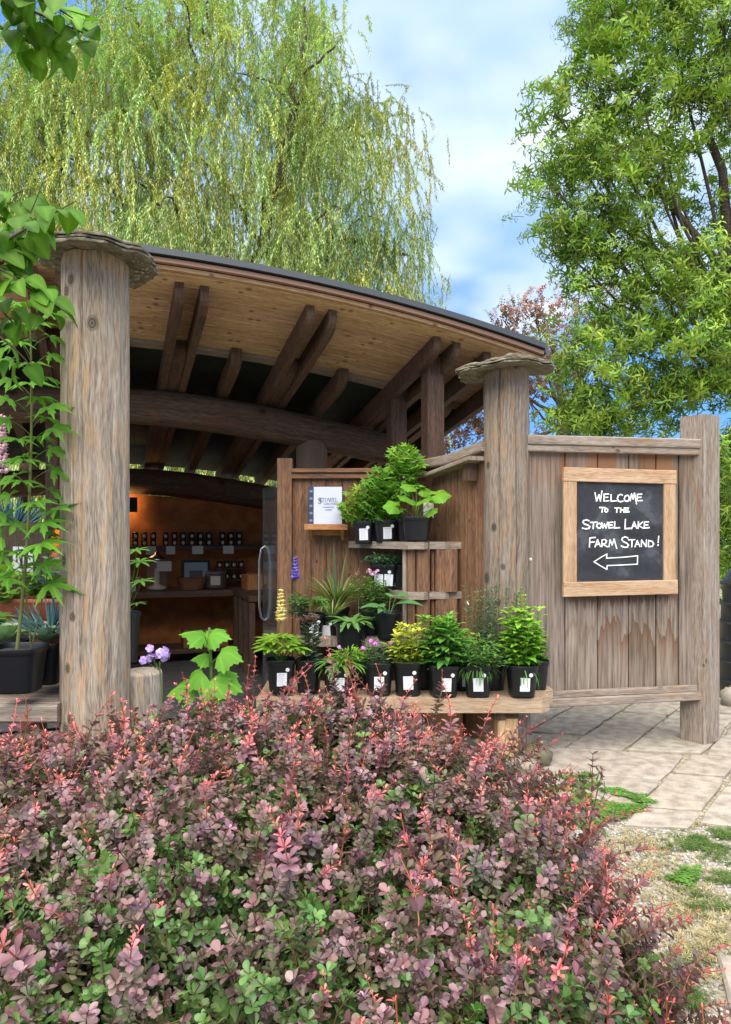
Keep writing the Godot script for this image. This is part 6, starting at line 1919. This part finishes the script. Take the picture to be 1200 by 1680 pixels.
	w = crown_tree(o, bl, 34, kinds, M.matte, V(922, 690, 19) - base, 0.0, "leaf_sprays", 1.6)
	for q in [[V(905, 560, 19) - base, 0.13], [V(955, 590, 19) - base, 0.1]]:
		m = MB.new()
		limb(m, V(925, 700, 19) - base, q[0], q[1], 0.05, Vector3(0.05, 0, 0), 0.05)
		put("limb", m, M.bark, o)
	put("twigs", w, M.bark, o, Vector3.ZERO, "stuff")
	m = MB.new(); m.tube(curve(Vector3.ZERO, V(925, 690, 19) - base, Vector3.ZERO, 5, 0.04), 0.26, 0.16, 10)
	put("trunk", m, M.bark, o)
	# shrubs that close the view at ground level
	kinds = []
	for v in 3:
		m = MB.new()
		spray(m, 0.4, 16, 0.12, 0.06, Color(0.05, 0.12, 0.025), Color(0.11, 0.22, 0.04), 0.5)
		kinds.append(m.mesh())
	for q in [[-11.0, 24.0, 2.6, "broad green shrub far left behind the willow"], [-6.5, 22.0, 2.2, "green shrub behind the willow trunk"], [-1.5, 23.0, 2.4, "green shrub far behind the stand's back wall"], [3.0, 24.0, 2.3, "green shrub beyond the plum leaved tree"], [7.5, 20.0, 2.3, "green shrub behind the narrow leaved tree"], [12.0, 22.0, 2.8, "wide green shrub at the far right"], [4.3, 12.5, 0.95, "low green shrub under the narrow leaved tree"], [7.6, 12.0, 1.3, "rounded green shrub right of the narrow leaved tree"]]:
		o = thing("garden_shrub", Vector3(q[0], 0, -q[1]), q[3], "shrub", "shrubs along the far edge of the garden")
		var r: float = q[2]
		w = crown_tree(o, [[Vector3(0, r * 0.75, 0), Vector3(r * 1.1, r * 0.8, r * 0.8)]], 70, kinds, M.leaf, Vector3(0, 0.2, 0), 0.0, "leaf_sprays", 1.3)
		put("twigs", w, M.bark, o, Vector3.ZERO, "stuff")
func redbud() -> void:
	# heart leaved branches that hang in from the left
	var base := Vector3(-2.6, 0, -2.9)
	var o := thing("heart_leaved_tree", base, "near branches of large heart shaped green leaves at the left edge", "tree")
	var w := MB.new(); w.col = Color(0.07, 0.045, 0.03)
	w.tube(curve(Vector3.ZERO, Vector3(0.1, 3.4, 0.1), Vector3(-0.1, 0, 0), 8, 0.03), 0.07, 0.045, 10)
	put("trunk", w, M.twig, o)
	w = MB.new(); w.col = Color(0.07, 0.045, 0.03)
	var branches := [[[-60, -30], [60, 20], [150, 60], 2.4, 26], [[-60, -60], [60, -10], [120, 30], 2.3, 20], [[-40, 30], [50, 60], [90, 100], 2.45, 14], [[-60, 440], [30, 380], [125, 330], 2.7, 26], [[-60, 500], [20, 440], [70, 300], 2.75, 20], [[-50, 420], [40, 450], [90, 520], 2.65, 22], [[-50, 520], [20, 560], [50, 600], 2.7, 6], [[-60, 350], [10, 330], [40, 310], 2.8, 14], [[-50, 470], [0, 500], [30, 540], 2.85, 9]]
	for b in branches:
		var p0 := V(b[0][0], b[0][1], b[3]) - base; var p1 := V(b[1][0], b[1][1], b[3]) - base; var p2 := V(b[2][0], b[2][1], b[3] + 0.05) - base
		var cv := []
		for i in 9:
			var f := i / 8.0
			cv.append(p0 * (1 - f) * (1 - f) + p1 * 2.0 * f * (1 - f) + p2 * f * f)
		w.tube(cv, 0.007, 0.002, 6)
		w.tube(curve(Vector3(0.05, 2.2 if b[0][1] > 200 else 3.2, 0.05), p0, Vector3(0, 0.1, 0), 4), 0.02, 0.007, 6)
		for i in int(b[4] * 1.25):
			var f := R(0.15, 1.0)
			var q: Vector3 = cv[mini(int(f * 8), 7)] + rv(0.03)
			var a := R(0, TAU)
			var out := Vector3(cos(a) * 0.8 + 0.2, R(-0.5, 0.25), sin(a) * 0.7)
			var tip := q + out.normalized() * R(0.03, 0.06)
			var m := MB.new()
			m.col = Color(0.14, 0.2, 0.05)
			m.tube(curve(q, tip, Vector3(0, 0.006, 0), 3), 0.0013, 0.001, 4)
			m.col = vary(Color(0.11, 0.26, 0.022), 0.32)
			heart(m, tip, (out + Vector3(0, -R(0.3, 1.2), 0)).normalized(), Vector3(R(-0.5, 0.5), 0.75, R(0.1, 0.9)), R(0.055, 0.095))
			put("leaf", m, M.leaf, o)
	put("branches", w, M.twig, o, Vector3.ZERO, "stuff")
func heart(m: MB, b: Vector3, dir: Vector3, nrm: Vector3, L: float) -> void:
	dir = dir.normalized()
	nrm = (nrm - dir * nrm.dot(dir)).normalized()
	var side := dir.cross(nrm)
	var k := 11
	var first := m.v.size()
	var cup := R(0.1, 0.45); var bend := R(0.0, 0.5)
	for i in k:
		var f := float(i) / (k - 1)
		var x := L * (f - (0.12 * (1.0 - smoothstep(0.0, 0.25, f)) if i else 0.0))
		var wd := L * 0.52 * pow(sin(PI * pow(clampf(f, 0.0, 1.0), 0.5)), 0.75) * (1.0 - 0.18 * f) if i and i < k - 1 else 0.0
		var mid := b + dir * (L * f * cos(bend * f)) - nrm * (L * f * sin(bend * f))
		for s in [-1.0, -0.5, 0.0, 0.5, 1.0]:
			var u: float = s * wd
			var kc := m.col
			if s == 0.0: m.col = Color(kc.r * 1.45, kc.g * 1.3, kc.b * 1.6)
			var back := -0.16 * L * absf(s) * (1.0 - smoothstep(0.0, 0.35, f))
			m.p(mid + side * u + dir * back + nrm * (cup * u * u / L * 1.6 + 0.012 * L * sin(f * 9.0 + s * 4.0)), (nrm - side * s * cup * 1.1 + dir * sin(bend * f)).normalized(), Vector2(s, f))
			m.col = kc
	for i in k - 1:
		for j in 4:
			var a := first + i * 5 + j
			m.tri(a, a + 1, a + 6); m.tri(a, a + 6, a + 5)

func _ready() -> void:
	rng.seed = 20240607
	setup()
	materials()
	ground()
	stand()
	fences()
	var c := V(157, HZ, 3.5)
	column(Vector3(c.x, 0, c.z), 2.775, 0.152, "thick weathered log column on the left with a flat slate on top", [[PI * 0.52, 0.3, 1.01], [PI * 0.60, 0.0, 0.66], [PI * 1.4, 0.0, 1.0]], 3, Color(1.0, 0.95, 0.88))
	slate_cap(Vector3(c.x + 0.005, 2.77, c.z), 0.29, 0.37, Vector3(0.03, 0, -0.05), 6, 12, "broad flat slate slab with pale flecks on the left log column", 0.3, 60)
	c = V(831, HZ, 5.0)
	column(Vector3(c.x, 0, c.z), 2.575, 0.152, "weathered grey log column at the left end of the sign fence", [[PI * 0.42, 0.0, 0.9], [PI * 0.66, 0.3, 1.0]], 8, Color(0.64, 0.6, 0.57))
	slate_cap(Vector3(c.x, 2.57, c.z), 0.335, 0.36, Vector3(0.0, 0, 0.07), 6, 21, "layered slate slab on the right log column", 0.15, 0)
	furniture()
	plants()
	barberry()
	trees()
	redbud()
